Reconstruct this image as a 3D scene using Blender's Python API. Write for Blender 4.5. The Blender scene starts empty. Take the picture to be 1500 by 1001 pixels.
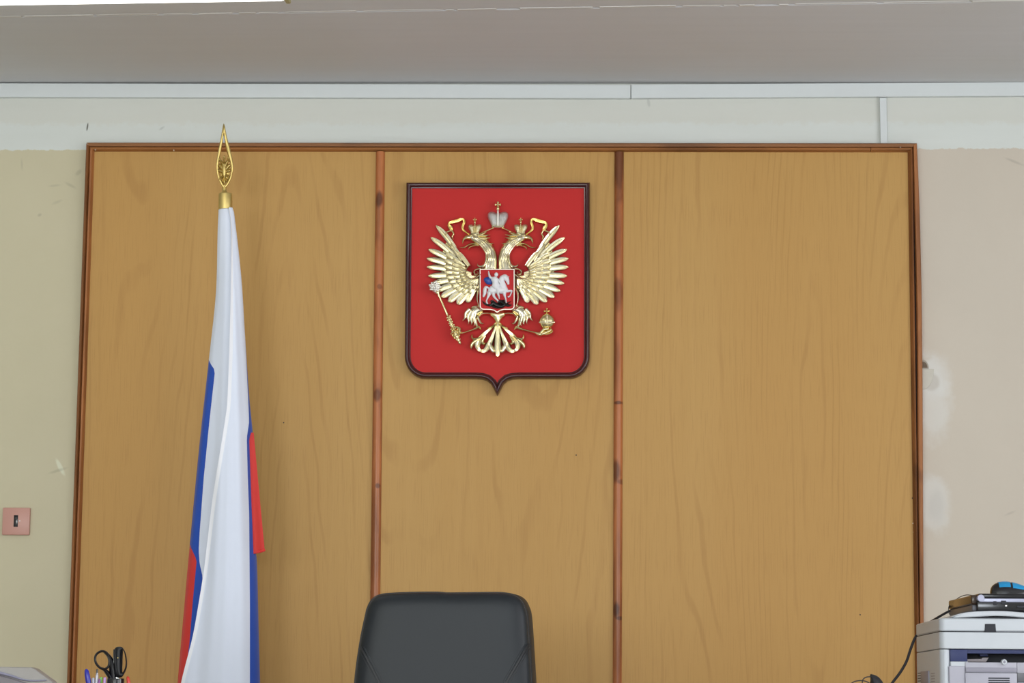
import bpy, bmesh, math, random
from mathutils import Vector
random.seed(7)
sc = bpy.context.scene
COL = sc.collection

# ------------------------------------------------------------------ camera
F = 3542.0                       # focal length in pixels of a 1500 wide frame (85 mm)
CW, CH = 1500.0, 1001.0
DIST, CZ = 7.6, 0.85
PITCH, YAW, ROLL = math.radians(8.59), math.radians(1.9), 0.0085
CAMP = Vector((DIST * math.tan(YAW), -DIST, CZ))
fw = Vector((-math.sin(YAW) * math.cos(PITCH), math.cos(YAW) * math.cos(PITCH), math.sin(PITCH)))
r0 = Vector((math.cos(YAW), math.sin(YAW), 0))
u0 = r0.cross(fw)
rt = r0 * math.cos(ROLL) + u0 * math.sin(ROLL)
up = -r0 * math.sin(ROLL) + u0 * math.cos(ROLL)
cam = bpy.data.cameras.new('camera')
cam.sensor_width = 36.0
cam.lens = F * 36.0 / CW
cam.clip_end = 60
camo = bpy.data.objects.new('camera', cam)
COL.objects.link(camo)
from mathutils import Matrix
M = Matrix((rt, up, -fw)).transposed().to_4x4()
M.translation = CAMP
camo.matrix_world = M
sc.camera = camo


def P(px, py, d):
    """point of the photograph's pixel on the plane d metres in front of the back wall"""
    r = fw * F + rt * (px - CW / 2) - up * (py - CH / 2)
    t = (-d - CAMP.y) / r.y
    return CAMP + r * t


def onz(px, py, z):
    r = fw * F + rt * (px - CW / 2) - up * (py - CH / 2)
    return CAMP + r * ((z - CAMP.z) / r.z)


# ------------------------------------------------------------------ light
sc.view_settings.view_transform = 'Standard'
sc.view_settings.look = 'None'
sc.view_settings.exposure = 0.08
sc.view_settings.gamma = 1.0
sc.view_settings.use_curve_mapping = False
sc.cycles.use_denoising = True
w = bpy.data.worlds.new('sky')
sc.world = w
w.use_nodes = True
w.node_tree.nodes['Background'].inputs[0].default_value = (0.75, 0.86, 1.0, 1)
w.node_tree.nodes['Background'].inputs[1].default_value = 1.0
RX0, RX1, RY0 = -3.3, 3.7, -10.6     # side walls, wall behind the camera
CEIL = P(750, 121, 0.03).z + 0.004


def area(name, loc, size, rot, power, color):
    l = bpy.data.lights.new(name, 'AREA')
    l.shape = 'RECTANGLE'
    l.size, l.size_y = size
    l.energy = power
    l.color = color
    o = bpy.data.objects.new(name, l)
    o.location = loc
    o.rotation_euler = rot
    COL.objects.link(o)
    return o


H2 = math.pi / 2
SIDE_WIN = [(-3.0, 1.7), (-5.4, 1.7), (-7.8, 1.7)]
BACK_WIN = [(-2.2, 1.8), (0.6, 1.8)]
for yy, ww in SIDE_WIN:
    area('window_daylight', (RX1 - 0.03, yy, 1.72), (1.5, ww - 0.1), (0, H2, 0), 40, (0.97, 0.965, 1.0))
for xx, ww in BACK_WIN:
    area('window_daylight', (xx, RY0 + 0.03, 1.72), (ww - 0.1, 1.5), (H2, 0, 0), 118, (0.97, 1.0, 0.93) if xx < 0 else (0.86, 0.93, 1.0))


# ------------------------------------------------------------------ materials
def lin(c):
    c = c / 255.0
    return c / 12.92 if c <= 0.04045 else ((c + 0.055) / 1.055) ** 2.4


def rgb(r, g, b):
    return (lin(r), lin(g), lin(b), 1.0)


class NT:
    def __init__(self, name):
        self.m = bpy.data.materials.new(name)
        self.m.use_nodes = True
        self.t = self.m.node_tree
        self.b = self.t.nodes['Principled BSDF']

    def new(self, typ, **kw):
        n = self.t.nodes.new(typ)
        for k, v in kw.items():
            setattr(n, k, v)
        return n

    def link(self, a, b):
        self.t.links.new(a, b)

    def put(self, sock, v):
        if hasattr(v, 'is_output'):
            self.link(v, sock)
        else:
            sock.default_value = v

    def math(self, op, a, b=0.0, c=None):
        n = self.new('ShaderNodeMath', operation=op)
        self.put(n.inputs[0], a)
        self.put(n.inputs[1], b)
        if c is not None:
            self.put(n.inputs[2], c)
        return n.outputs[0]

    def coord(self, scale=(1, 1, 1), rot=(0, 0, 0)):
        c = self.new('ShaderNodeTexCoord')
        mp = self.new('ShaderNodeMapping')
        mp.inputs['Scale'].default_value = scale
        mp.inputs['Rotation'].default_value = rot
        self.link(c.outputs['Object'], mp.inputs['Vector'])
        return mp.outputs[0]

    def noise(self, vec, scale=1.0, detail=3.0, rough=0.5, dist=0.0):
        n = self.new('ShaderNodeTexNoise')
        self.link(vec, n.inputs['Vector'])
        n.inputs['Scale'].default_value = scale
        n.inputs['Detail'].default_value = detail
        n.inputs['Roughness'].default_value = rough
        n.inputs['Distortion'].default_value = dist
        return n.outputs['Fac']

    def ramp(self, v, a, b, lo=0.0, hi=1.0):
        n = self.new('ShaderNodeMapRange')
        n.interpolation_type = 'SMOOTHSTEP'
        self.put(n.inputs[0], v)
        n.inputs[1].default_value = a
        n.inputs[2].default_value = b
        n.inputs[3].default_value = lo
        n.inputs[4].default_value = hi
        return n.outputs[0]

    def mix(self, fac, a, b, blend='MIX'):
        n = self.new('ShaderNodeMix', data_type='RGBA', blend_type=blend)
        self.put(n.inputs[0], fac)
        self.put(n.inputs[6], a)
        self.put(n.inputs[7], b)
        return n.outputs[2]

    def bump(self, h, strength=0.3, dist=0.002):
        n = self.new('ShaderNodeBump')
        n.inputs['Strength'].default_value = strength
        n.inputs['Distance'].default_value = dist
        self.link(h, n.inputs['Height'])
        self.link(n.outputs[0], self.b.inputs['Normal'])

    def base(self, v):
        self.put(self.b.inputs['Base Color'], v)


def plain(name, col, rough=0.5, metal=0.0, vary=0.06, scale=40, bump=0.0, spec=0.5, bdist=0.001):
    n = NT(name)
    v = n.coord()
    f = n.noise(v, scale, 3)
    d = tuple(c * (1 - vary) for c in col[:3]) + (1,)
    l = tuple(min(1, c * (1 + vary)) for c in col[:3]) + (1,)
    n.base(n.mix(f, d, l))
    n.b.inputs['Roughness'].default_value = rough
    n.b.inputs['Metallic'].default_value = metal
    n.b.inputs['Specular IOR Level'].default_value = spec
    if bump:
        n.bump(f, bump, bdist)
    return n.m


def wood_panel():
    n = NT('oak_laminate')
    big = n.noise(n.coord((2.2, 1, 0.35)), 1.0, 2)
    streak = n.noise(n.coord((45, 1, 0.8)), 1.0, 3)
    warp = n.noise(n.coord((1.7, 1, 0.14)), 1.0, 1, 0.4, 0.15)
    wob = n.noise(n.coord((9, 1, 3.0)), 1.0, 2)
    ph = n.math('ADD', n.math('MULTIPLY', warp, 330.0), n.math('MULTIPLY', wob, 7.0))
    bands = n.math('SINE', ph)
    lines = n.ramp(bands, 0.55, 1.0)
    breakup = n.ramp(n.noise(n.coord((14, 1, 1.4)), 1.0, 2), 0.40, 0.66)
    lines = n.math('MULTIPLY', lines, breakup)
    pores = n.ramp(n.noise(n.coord((420, 1, 9)), 1.0, 1), 0.52, 0.74)
    hatch = n.noise(n.coord((160, 1, 160)), 1.0, 1)
    c = n.mix(streak, rgb(186, 145, 81), rgb(196, 155, 92))
    c = n.mix(n.ramp(big, 0.3, 0.7), c, rgb(188, 144, 79))
    c = n.mix(n.math('MULTIPLY', lines, 0.25), c, rgb(150, 104, 50))
    c = n.mix(n.math('MULTIPLY', pores, 0.24), c, rgb(150, 106, 54))
    c = n.mix(n.math('MULTIPLY', hatch, 0.08), c, rgb(210, 170, 108))
    n.base(c)
    n.b.inputs['Roughness'].default_value = 0.5
    n.b.inputs['Specular IOR Level'].default_value = 0.3
    return n.m


def wood_trim(name, a, b, dark, axis='z', rough=0.38, knots=0.5, marks=()):
    n = NT(name)
    s = (60, 60, 1.6) if axis == 'z' else (1.6, 60, 60)
    s2 = (18, 18, 3.0) if axis == 'z' else (3.0, 18, 18)
    s3 = (9, 9, 4.5) if axis == 'z' else (4.5, 9, 9)
    f = n.noise(n.coord(s), 1.0, 4, 0.6)
    g = n.noise(n.coord(s2), 1.0, 3)
    k = n.ramp(n.noise(n.coord(s3), 1.0, 2, 0.5, 0.6), 0.60, 0.75)
    c = n.mix(n.ramp(f, 0.3, 0.7), a, b)
    c = n.mix(n.math('MULTIPLY', n.ramp(g, 0.45, 0.7), 0.5), c, dark)
    c = n.mix(n.math('MULTIPLY', k, knots), c, dark)
    if marks:
        tc = n.new('ShaderNodeTexCoord')
        sep = n.new('ShaderNodeSeparateXYZ')
        n.link(tc.outputs['Object'], sep.inputs[0])
        wp = n.math('SUBTRACT', n.noise(n.coord((30, 30, 12)), 1.0, 3), 0.5)
    for px, py, rx, rz, amt in marks:
        p = P(px, py, 0.03)
        a_ = n.math('DIVIDE', n.math('SUBTRACT', sep.outputs[0], p.x), rx * DIST / F)
        b_ = n.math('DIVIDE', n.math('SUBTRACT', sep.outputs[2], p.z - 0.02), rz * DIST / F)
        r_ = n.math('ADD', n.math('SQRT', n.math('ADD', n.math('MULTIPLY', a_, a_), n.math('MULTIPLY', b_, b_))), n.math('MULTIPLY', wp, 1.1))
        c = n.mix(n.math('MULTIPLY', n.ramp(r_, 0.5, 1.2, 1.0, 0.0), amt), c, dark)
    n.base(c)
    n.b.inputs['Roughness'].default_value = rough
    n.b.inputs['Specular IOR Level'].default_value = 0.3
    n.bump(f, 0.15, 0.001)
    return n.m


MAT = {}
MAT['panel'] = wood_panel()
MAT['moulding_v'] = wood_trim('stained_moulding', rgb(152, 95, 52), rgb(178, 116, 68), rgb(88, 50, 26), 'z', 0.5)
MAT['moulding_dark'] = wood_trim('dark_stained_moulding', rgb(120, 74, 38), rgb(146, 92, 48), rgb(70, 40, 20), 'z', 0.5)
MAT['moulding_h'] = wood_trim('stained_top_moulding', rgb(138, 88, 46), rgb(168, 110, 60), rgb(84, 48, 24), 'x', 0.5)
MAT['moulding_cap'] = wood_trim('dark_top_moulding', rgb(122, 78, 42), rgb(148, 96, 52), rgb(72, 42, 22), 'x', 0.5)
MAT['batten'] = wood_trim('varnished_batten', rgb(168, 100, 58), rgb(192, 120, 72), rgb(80, 44, 28), 'z', 0.3, 0.3,
                          ((907, 245, 11, 50, .75), (904, 340, 6, 60, .35), (905, 430, 8, 26, .45), (906, 590, 9, 3, .8), (902, 690, 7, 20, .75), (909, 706, 6, 4, .6), (902, 893, 6, 12, .9), (908, 906, 6, 3, .8),
                           (556, 292, 6, 14, .8), (553, 320, 6, 40, .3), (552, 578, 6, 10, .7), (553, 712, 4, 4, .7), (556, 420, 4, 4, .5)))
MAT['gold'] = plain('gold_leaf', (0.86, 0.73, 0.40, 1), 0.25, 1.0, 0.10, 90)
MAT['champagne'] = plain('pale_gold', (0.88, 0.82, 0.62, 1), 0.24, 1.0, 0.10, 90)
MAT['silver'] = plain('silver_leaf', (0.92, 0.90, 0.84, 1), 0.33, 1.0, 0.08, 120)
MAT['stones'] = plain('jewelled_silver', (0.84, 0.82, 0.74, 1), 0.36, 0.85, 0.5, 520, 0.9, 0.5, 0.003)
MAT['jewelgold'] = plain('jewelled_pale_gold', (0.88, 0.78, 0.52, 1), 0.33, 1.0, 0.2, 420, 0.8, 0.5, 0.003)
MAT['shieldrim'] = plain('cream_metal_rim', (0.78, 0.72, 0.62, 1), 0.35, 1.0)
MAT['brass'] = plain('satin_brass', (0.68, 0.53, 0.20, 1), 0.48, 1.0, 0.05, 60)
MAT['red'] = plain('red_backing', rgb(196, 42, 40), 0.6, 0, 0.03, 900, 0.1, 0.25)
MAT['shield_red'] = plain('red_enamel', rgb(196, 40, 42), 0.5, 0, 0.04, 40, 0, 0.2)
MAT['frame'] = plain('dark_mahogany', rgb(66, 32, 34), 0.26, 0, 0.15, 30)
MAT['white_enamel'] = plain('white_enamel', rgb(240, 240, 242), 0.4, 0.0, 0.04)
MAT['blue_enamel'] = plain('blue_enamel', rgb(40, 78, 160), 0.35)
MAT['black_enamel'] = plain('black_enamel', rgb(26, 28, 28), 0.35)
MAT['pvc'] = plain('white_pvc', rgb(214, 219, 219), 0.32, 0, 0.02, 20)
MAT['leather'] = plain('black_leather', rgb(33, 37, 41), 0.45, 0, 0.05, 500, 0.12, 0.32, 0.0006)
MAT['leather_dark'] = plain('black_leather_seam', rgb(28, 28, 31), 0.5, 0, 0.05, 300)
MAT['blackplastic'] = plain('black_plastic', rgb(26, 26, 29), 0.35)
MAT['glossblack'] = plain('glossy_black_plastic', rgb(20, 19, 22), 0.16)
MAT['rubber'] = plain('black_rubber', rgb(28, 28, 32), 0.55)
MAT['bronze'] = plain('glossy_bronze_plastic', rgb(62, 46, 34), 0.16)
MAT['steel'] = plain('brushed_steel', (0.62, 0.62, 0.64, 1), 0.3, 1.0)
MAT['silverplastic'] = plain('silver_plastic', rgb(168, 170, 190), 0.3, 0.3)
MAT['printer'] = plain('ivory_printer_plastic', rgb(188, 193, 198), 0.42, 0, 0.02)
MAT['printer_grey'] = plain('grey_printer_plastic', rgb(166, 165, 176), 0.45, 0, 0.02)
MAT['printer_mid'] = plain('mid_grey_printer_plastic', rgb(138, 136, 148), 0.45, 0, 0.02)
MAT['navy'] = plain('navy_printer_plastic', rgb(28, 40, 88), 0.5)
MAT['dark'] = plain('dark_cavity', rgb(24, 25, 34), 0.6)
MAT['greyplastic'] = plain('grey_machine_plastic', rgb(150, 146, 142), 0.4)
MAT['highlight_lilac'] = plain('lilac_grey_highlight', rgb(150, 150, 172), 0.35)
MAT['pink'] = plain('pink_switch_plastic', rgb(198, 148, 134), 0.4, 0, 0.03)
MAT['bluepen'] = plain('blue_pen_plastic', rgb(46, 48, 160), 0.25)
MAT['redpen'] = plain('red_pen_plastic', rgb(206, 58, 48), 0.3)
MAT['greenpen'] = plain('green_pencil', rgb(150, 236, 110), 0.4)
MAT['purplepen'] = plain('purple_pen', rgb(150, 90, 160), 0.35)
MAT['lilacpen'] = plain('lilac_pen', rgb(190, 150, 210), 0.35)
MAT['clearpen'] = plain('frosted_pen_plastic', rgb(196, 196, 206), 0.2)
MAT['mouseblue'] = plain('glossy_blue', rgb(40, 150, 206), 0.18, 0.25)
MAT['desk'] = plain('desk_laminate', rgb(160, 118, 72), 0.4, 0, 0.12, 12)
MAT['floor'] = plain('pale_bounce_floor', rgb(200, 199, 198), 0.45, 0, 0.15, 6)  # unseen floor, made pale grey to bounce light up to the ceiling
MAT['side'] = plain('side_wall_paint', rgb(222, 222, 216), 0.7, 0, 0.03)
MAT['winframe'] = plain('white_window_paint', rgb(226, 226, 222), 0.4)
MAT['yellowcap'] = plain('yellowed_lamp_cap', rgb(176, 166, 120), 0.5)
MAT['cord'] = plain('black_cord', rgb(34, 32, 38), 0.5)
MAT['plaster'] = plain('old_plaster', rgb(172, 164, 150), 0.9, 0, 0.2, 200, 0.6)
MAT['screw'] = plain('zinc_screw', (0.75, 0.73, 0.7, 1), 0.35, 1.0)


def cloth(name, c):
    n = NT(name)
    v = n.coord((900, 900, 900))
    f = n.noise(v, 1.0, 1)
    n.base(n.mix(f, tuple(x * .96 for x in c[:3]) + (1,), c))
    n.b.inputs['Roughness'].default_value = 0.6
    n.b.inputs['Sheen Weight'].default_value = 0.25
    n.b.inputs['Sheen Roughness'].default_value = 0.4
    n.b.inputs['Specular IOR Level'].default_value = 0.25
    return n.m


MAT['flagwhite'] = cloth('white_satin', rgb(228, 235, 250))
MAT['flagblue'] = cloth('blue_satin', rgb(44, 84, 182))
MAT['flagred'] = cloth('red_satin', rgb(216, 62, 56))
MAT['hem'] = cloth('white_hem_tape', rgb(246, 248, 254))


def emit(name, c, s):
    n = NT(name)
    n.b.inputs['Base Color'].default_value = (0.9, 0.9, 0.9, 1)
    n.b.inputs['Emission Color'].default_value = c
    n.b.inputs['Emission Strength'].default_value = s
    return n.m


MAT['lamp'] = emit('lit_diffuser', (1.0, 1.0, 0.93, 1), 3.0)


def wall_paint():
    n = NT('two_tone_wall_paint')
    tc = n.new('ShaderNodeTexCoord')
    sep = n.new('ShaderNodeSeparateXYZ')
    n.link(tc.outputs['Object'], sep.inputs[0])
    X, Z = sep.outputs[0], sep.outputs[2]
    mott = n.noise(n.coord((3, 1, 3)), 1.0, 4, 0.6)
    streak = n.noise(n.coord((2.5, 1, 28)), 1.0, 3)
    zl = P(20, 220, 0)
    zr = P(1450, 218, 0)
    k = (zr.z - zl.z) / (zr.x - zl.x)
    edge = n.math('ADD', n.math('MULTIPLY', X, k), zl.z - k * zl.x)
    jit = n.math('MULTIPLY', n.math('SUBTRACT', n.noise(n.coord((26, 1, 26)), 1.0, 3, 0.7), 0.5), 0.022)
    dz = n.math('ADD', n.math('SUBTRACT', Z, edge), jit)
    upper = n.ramp(dz, -0.002, 0.002)
    low = n.mix(mott, rgb(200, 190, 166), rgb(208, 198, 176))
    # cast of the mixed light put into the paint: olive cream left, pinkish right
    cast_tint = n.ramp(n.math('ADD', X, n.math('MULTIPLY', mott, 0.5)), -1.5, 1.6)
    low = n.mix(cast_tint, n.mix(mott, rgb(198, 190, 160), rgb(206, 198, 169)), n.mix(mott, rgb(199, 189, 174), rgb(207, 197, 182)))
    upc = n.mix(streak, rgb(210, 214, 208), rgb(217, 221, 217))
    band = n.ramp(n.math('ADD', dz, n.math('MULTIPLY', jit, 1.5)), 0.075, 0.095)
    upc = n.mix(n.math('MULTIPLY', band, 0.35), upc, rgb(206, 202, 188))
    c = n.mix(upper, low, upc)
    warp = n.math('SUBTRACT', n.noise(n.coord((16, 1, 16)), 1.0, 4, 0.65), 0.5)

    def stain(c, px, py, rx, rz, ang, col, amt, soft=0.35, wob=1.2):
        p = P(px, py, 0)
        s = DIST / F
        dx = n.math('SUBTRACT', X, p.x)
        dzz = n.math('SUBTRACT', Z, p.z)
        ca, sa = math.cos(ang), math.sin(ang)
        a = n.math('DIVIDE', n.math('ADD', n.math('MULTIPLY', dx, ca), n.math('MULTIPLY', dzz, sa)), rx * s)
        b = n.math('DIVIDE', n.math('SUBTRACT', n.math('MULTIPLY', dzz, ca), n.math('MULTIPLY', dx, sa)), rz * s)
        r = n.math('SQRT', n.math('ADD', n.math('MULTIPLY', a, a), n.math('MULTIPLY', b, b)))
        r = n.math('ADD', r, n.math('MULTIPLY', warp, wob))
        msk = n.math('MULTIPLY', n.ramp(r, 1.0 - soft, 1.0 + soft, 1.0, 0.0), amt)
        return n.mix(msk, c, col)
    pl = rgb(220, 220, 216)
    c = stain(c, 1362, 585, 27, 58, 0.1, pl, 0.5)
    c = stain(c, 1368, 555, 26, 30, -0.5, pl, 0.45)
    c = stain(c, 1366, 738, 24, 40, 0.15, pl, 0.5)
    c = stain(c, 1372, 744, 12, 22, 0.0, rgb(190, 186, 180), 0.4, 0.5)
    c = stain(c, 1364, 560, 12, 13, 0.0, rgb(186, 178, 166), 0.55, 0.25, 0.3)
    c = stain(c, 128, 186, 1.2, 6, -0.12, rgb(86, 84, 76), 0.9, 0.3, 0.5)
    c = stain(c, 237, 188, 4, 1.5, 0.6, rgb(150, 154, 150), 0.36, 0.7, 0.5)
    c = stain(c, 88, 684, 3, 13, 0.5, rgb(226, 228, 206), 0.7, 0.4)
    c = stain(c, 84, 690, 12, 2, 0.3, rgb(150, 148, 120), 0.36, 0.7)
    c = stain(c, 115, 253, 5, 3, 0.8, rgb(150, 146, 124), 0.36, 0.7)
    c = stain(c, 104, 272, 8, 2, -0.5, rgb(160, 154, 130), 0.36, 0.7)
    c = stain(c, 80, 272, 8, 1.6, 0.1, rgb(166, 160, 138), 0.36, 0.7)
    c = stain(c, 32, 241, 1.4, 7, 0.1, rgb(170, 164, 142), 0.36, 0.7)
    c = stain(c, 58, 315, 3, 2.2, 0.6, rgb(140, 134, 116), 0.36, 0.7)
    c = stain(c, 84, 296, 7, 2, 0.4, rgb(170, 164, 140), 0.36, 0.7)
    c = stain(c, 1486, 237, 12, 1.8, -0.4, rgb(160, 152, 140), 0.4, 0.7)
    c = stain(c, 1480, 752, 8, 1.6, 0.4, rgb(168, 158, 146), 0.36, 0.7)
    c = stain(c, 950, 150, 2, 6, 0.2, rgb(176, 178, 172), 0.5, 0.5)
    n.base(c)
    n.b.inputs['Roughness'].default_value = 0.62
    n.b.inputs['Specular IOR Level'].default_value = 0.3
    n.bump(n.noise(n.coord((60, 60, 60)), 1.0, 4), 0.12, 0.002)
    return n.m


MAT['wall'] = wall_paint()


def ceiling_paint():
    n = NT('whitewashed_ceiling')
    s = n.noise(n.coord((1.2, 26, 1)), 1.0, 4, 0.6)
    m = n.noise(n.coord((1.5, 1.5, 1)), 1.0, 3)
    c = n.mix(s, rgb(205, 205, 207), rgb(213, 213, 215))
    c = n.mix(n.math('MULTIPLY', n.ramp(m, 0.4, 0.7), 0.4), c, rgb(202, 200, 196))
    n.base(c)
    n.b.inputs['Roughness'].default_value = 0.6
    n.b.inputs['Specular IOR Level'].default_value = 0.25
    n.bump(s, 0.15, 0.002)
    return n.m


MAT['ceiling'] = ceiling_paint()


# ------------------------------------------------------------------ object helpers
class Geo:
    """a little mesh builder in world coordinates"""

    def __init__(self):
        self.v, self.f, self.mi = [], [], []

    def add(self, vs, fs, mi=0):
        o = len(self.v)
        self.v += [Vector(x) for x in vs]
        for f in fs:
            self.f.append([i + o for i in f])
            self.mi.append(mi)
        return self


def thing(name, label, cat, loc, group=None):
    o = bpy.data.objects.new(name, None)
    o.empty_display_size = 0.05
    o.location = loc
    COL.objects.link(o)
    o['label'] = label
    o['category'] = cat
    if group:
        o['group'] = group
    return o


def root_loc(p):
    while p.parent:
        p = p.parent
    return Vector(p.location)


def obj(name, geo, mats, parent=None, smooth=True, label=None, angle=40, origin=None):
    if not isinstance(mats, (list, tuple)):
        mats = [mats]
    o0 = Vector((0, 0, 0))
    if parent is not None:
        o0 = root_loc(parent)
    elif origin is not None:
        o0 = Vector(origin)
    me = bpy.data.meshes.new(name)
    me.from_pydata([v - o0 for v in geo.v], [], geo.f)
    for m in mats:
        me.materials.append(MAT[m] if isinstance(m, str) else m)
    for p, i in zip(me.polygons, geo.mi):
        p.material_index = i
    bm = bmesh.new()
    bm.from_mesh(me)
    bmesh.ops.remove_doubles(bm, verts=bm.verts, dist=1e-6)
    bmesh.ops.recalc_face_normals(bm, faces=bm.faces)
    if smooth:
        lim = math.radians(angle)
        for f in bm.faces:
            f.smooth = True
        for e in bm.edges:
            if len(e.link_faces) == 2 and e.calc_face_angle(0) > lim:
                e.smooth = False
    bm.to_mesh(me)
    bm.free()
    o = bpy.data.objects.new(name, me)
    COL.objects.link(o)
    if parent is not None:
        o.parent = parent
    elif origin is not None:
        o.location = o0
    if label:
        o['label'] = label
    return o


def tag(o, label, cat, group=None):
    o['label'] = label
    o['category'] = cat
    if group:
        o['group'] = group
    return o


def struct(o):
    o['kind'] = 'structure'
    return o


def box(x0, x1, y0, y1, z0, z1, bev=0.0, seg=2, g=None):
    g = g or Geo()
    bm = bmesh.new()
    bmesh.ops.create_cube(bm, size=1.0)
    for v in bm.verts:
        v.co = Vector(((x0 + x1) / 2 + v.co.x * (x1 - x0), (y0 + y1) / 2 + v.co.y * (y1 - y0), (z0 + z1) / 2 + v.co.z * (z1 - z0)))
    if bev:
        bmesh.ops.bevel(bm, geom=bm.edges[:], offset=bev, segments=seg, affect='EDGES', profile=0.5)
    bm.verts.index_update()
    g.add([v.co.copy() for v in bm.verts], [[v.index for v in f.verts] for f in bm.faces])
    bm.free()
    return g


def pxbox(x0, y0, x1, y1, d0, d1, bev=0.0, seg=2, g=None):
    """box whose front face (at d1) spans pixels x0..x1, y0..y1; d0 is its back"""
    a, b = P(x0, (y0 + y1) / 2, d1), P(x1, (y0 + y1) / 2, d1)
    c, d = P((x0 + x1) / 2, y0, d1), P((x0 + x1) / 2, y1, d1)
    return box(a.x, b.x, -d1, -d0, d.z, c.z, bev, seg, g)


def prism(pts, d0, d1, bev=0.0, g=None):
    """polygon of (x, z) world points extruded from depth d0 (back) to d1 (front) with a bevelled front rim"""
    g = g or Geo()
    n = len(pts)
    if bev:
        c = [Vector((p[0], p[1])) for p in pts]
        ins = []
        area2 = sum(c[i].x * c[(i + 1) % n].y - c[(i + 1) % n].x * c[i].y for i in range(n))
        sg = 1 if area2 > 0 else -1
        for i in range(n):
            a = (c[i] - c[i - 1]).normalized()
            b = (c[(i + 1) % n] - c[i]).normalized()
            na, nb = Vector((-a.y, a.x)) * sg, Vector((-b.y, b.x)) * sg
            m = (na + nb)
            m = m / max(0.3, m.length_squared / 2)
            ins.append(c[i] + m * bev)
        rings = [(c, d0), (c, d1 - bev), (ins, d1)]
    else:
        c = [Vector((p[0], p[1])) for p in pts]
        rings = [(c, d0), (c, d1)]
    vs, fs = [], []
    for ring, d in rings:
        vs += [(p.x, -d, p.y) for p in ring]
    for k in range(len(rings) - 1):
        for i in range(n):
            j = (i + 1) % n
            fs.append([k * n + i, k * n + j, (k + 1) * n + j, (k + 1) * n + i])
    fs.append(list(range(n)))
    fs.append([(len(rings) - 1) * n + i for i in range(n)])
    return g.add(vs, fs)


def catmull(pts, n=6, closed=False):
    pts = [tuple(map(float, p)) for p in pts]
    out = []
    m = len(pts)
    rng = m if closed else m - 1
    for i in range(rng):
        if closed:
            p0, p1, p2, p3 = pts[i - 1], pts[i], pts[(i + 1) % m], pts[(i + 2) % m]
        else:
            p1, p2 = pts[i], pts[i + 1]
            p0 = pts[i - 1] if i > 0 else tuple(2 * a - b for a, b in zip(p1, p2))
            p3 = pts[i + 2] if i + 2 < m else tuple(2 * a - b for a, b in zip(p2, p1))
        for k in range(n):
            t = k / n
            out.append(tuple(0.5 * (2 * b + (c - a) * t + (2 * a - 5 * b + 4 * c - d) * t * t + (3 * b - a - 3 * c + d) * t ** 3)
                             for a, b, c, d in zip(p0, p1, p2, p3)))
    if not closed:
        out.append(pts[-1])
    return out


ROUND = [(-1, -0.45), (-1, 0), (-0.8, 0.5), (-0.4, 0.9), (0, 1), (0.4, 0.9), (0.8, 0.5), (1, 0), (1, -0.45)]
FEATHER = [(-1, -0.5), (-1, 0.1), (-0.82, 0.62), (-0.3, 0.36), (0, 1.0), (0.3, 0.36), (0.82, 0.62), (1, 0.1), (1, -0.5)]
LEAFP = [(-1, -0.5), (-1, 0.2), (-0.7, 0.9), (0, 0.35), (0.7, 0.9), (1, 0.2), (1, -0.5)]


def ribbon(pts, d0, h, prof=ROUND, n=5, g=None, lift=None):
    """relief strip along a spine of (px, py, half width px) at depth d0, height h metres; lift = extra depth (start, end)"""
    g = g or Geo()
    sp = catmull(pts, n)
    wm = max(p[2] for p in sp)
    vs, fs = [], []
    m = len(prof)
    L = len(sp)
    for i, (x, y, wd) in enumerate(sp):
        a, b = sp[max(0, i - 1)], sp[min(L - 1, i + 1)]
        tx, ty = b[0] - a[0], b[1] - a[1]
        l = math.hypot(tx, ty) or 1
        nx, ny = -ty / l, tx / l
        hh = h * math.sqrt(max(0.05, wd) / wm)
        ex = 0 if lift is None else lift[0] + (lift[1] - lift[0]) * i / (L - 1)
        for (u, q) in prof:
            vs.append(P(x + nx * u * max(wd, 0.05), y + ny * u * max(wd, 0.05), d0 + ex + hh * q))
    for i in range(L - 1):
        for k in range(m - 1):
            fs.append([i * m + k, i * m + k + 1, (i + 1) * m + k + 1, (i + 1) * m + k])
    fs.append(list(range(m)))
    fs.append([(L - 1) * m + k for k in range(m)])
    return g.add(vs, fs)


def blob(poly, c, d0, h, rings=5, skirt=0.004, smooth=3, g=None):
    g = g or Geo()
    pl = catmull(poly, smooth, True) if smooth else poly
    n = len(pl)
    vs = [P(x, y, d0 - skirt) for x, y in pl]
    for k in range(rings):
        t = math.cos(k / rings * math.pi / 2)
        hh = math.sin(k / rings * math.pi / 2)
        vs += [P(c[0] + (x - c[0]) * t, c[1] + (y - c[1]) * t, d0 + h * hh) for x, y in pl]
    fs = []
    for k in range(rings):
        for i in range(n):
            j = (i + 1) % n
            fs.append([k * n + i, k * n + j, (k + 1) * n + j, (k + 1) * n + i])
    vs.append(P(c[0], c[1], d0 + h))
    for i in range(n):
        fs.append([rings * n + i, rings * n + (i + 1) % n, len(vs) - 1])
    fs.append(list(range(n)))
    return g.add(vs, fs)


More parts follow.
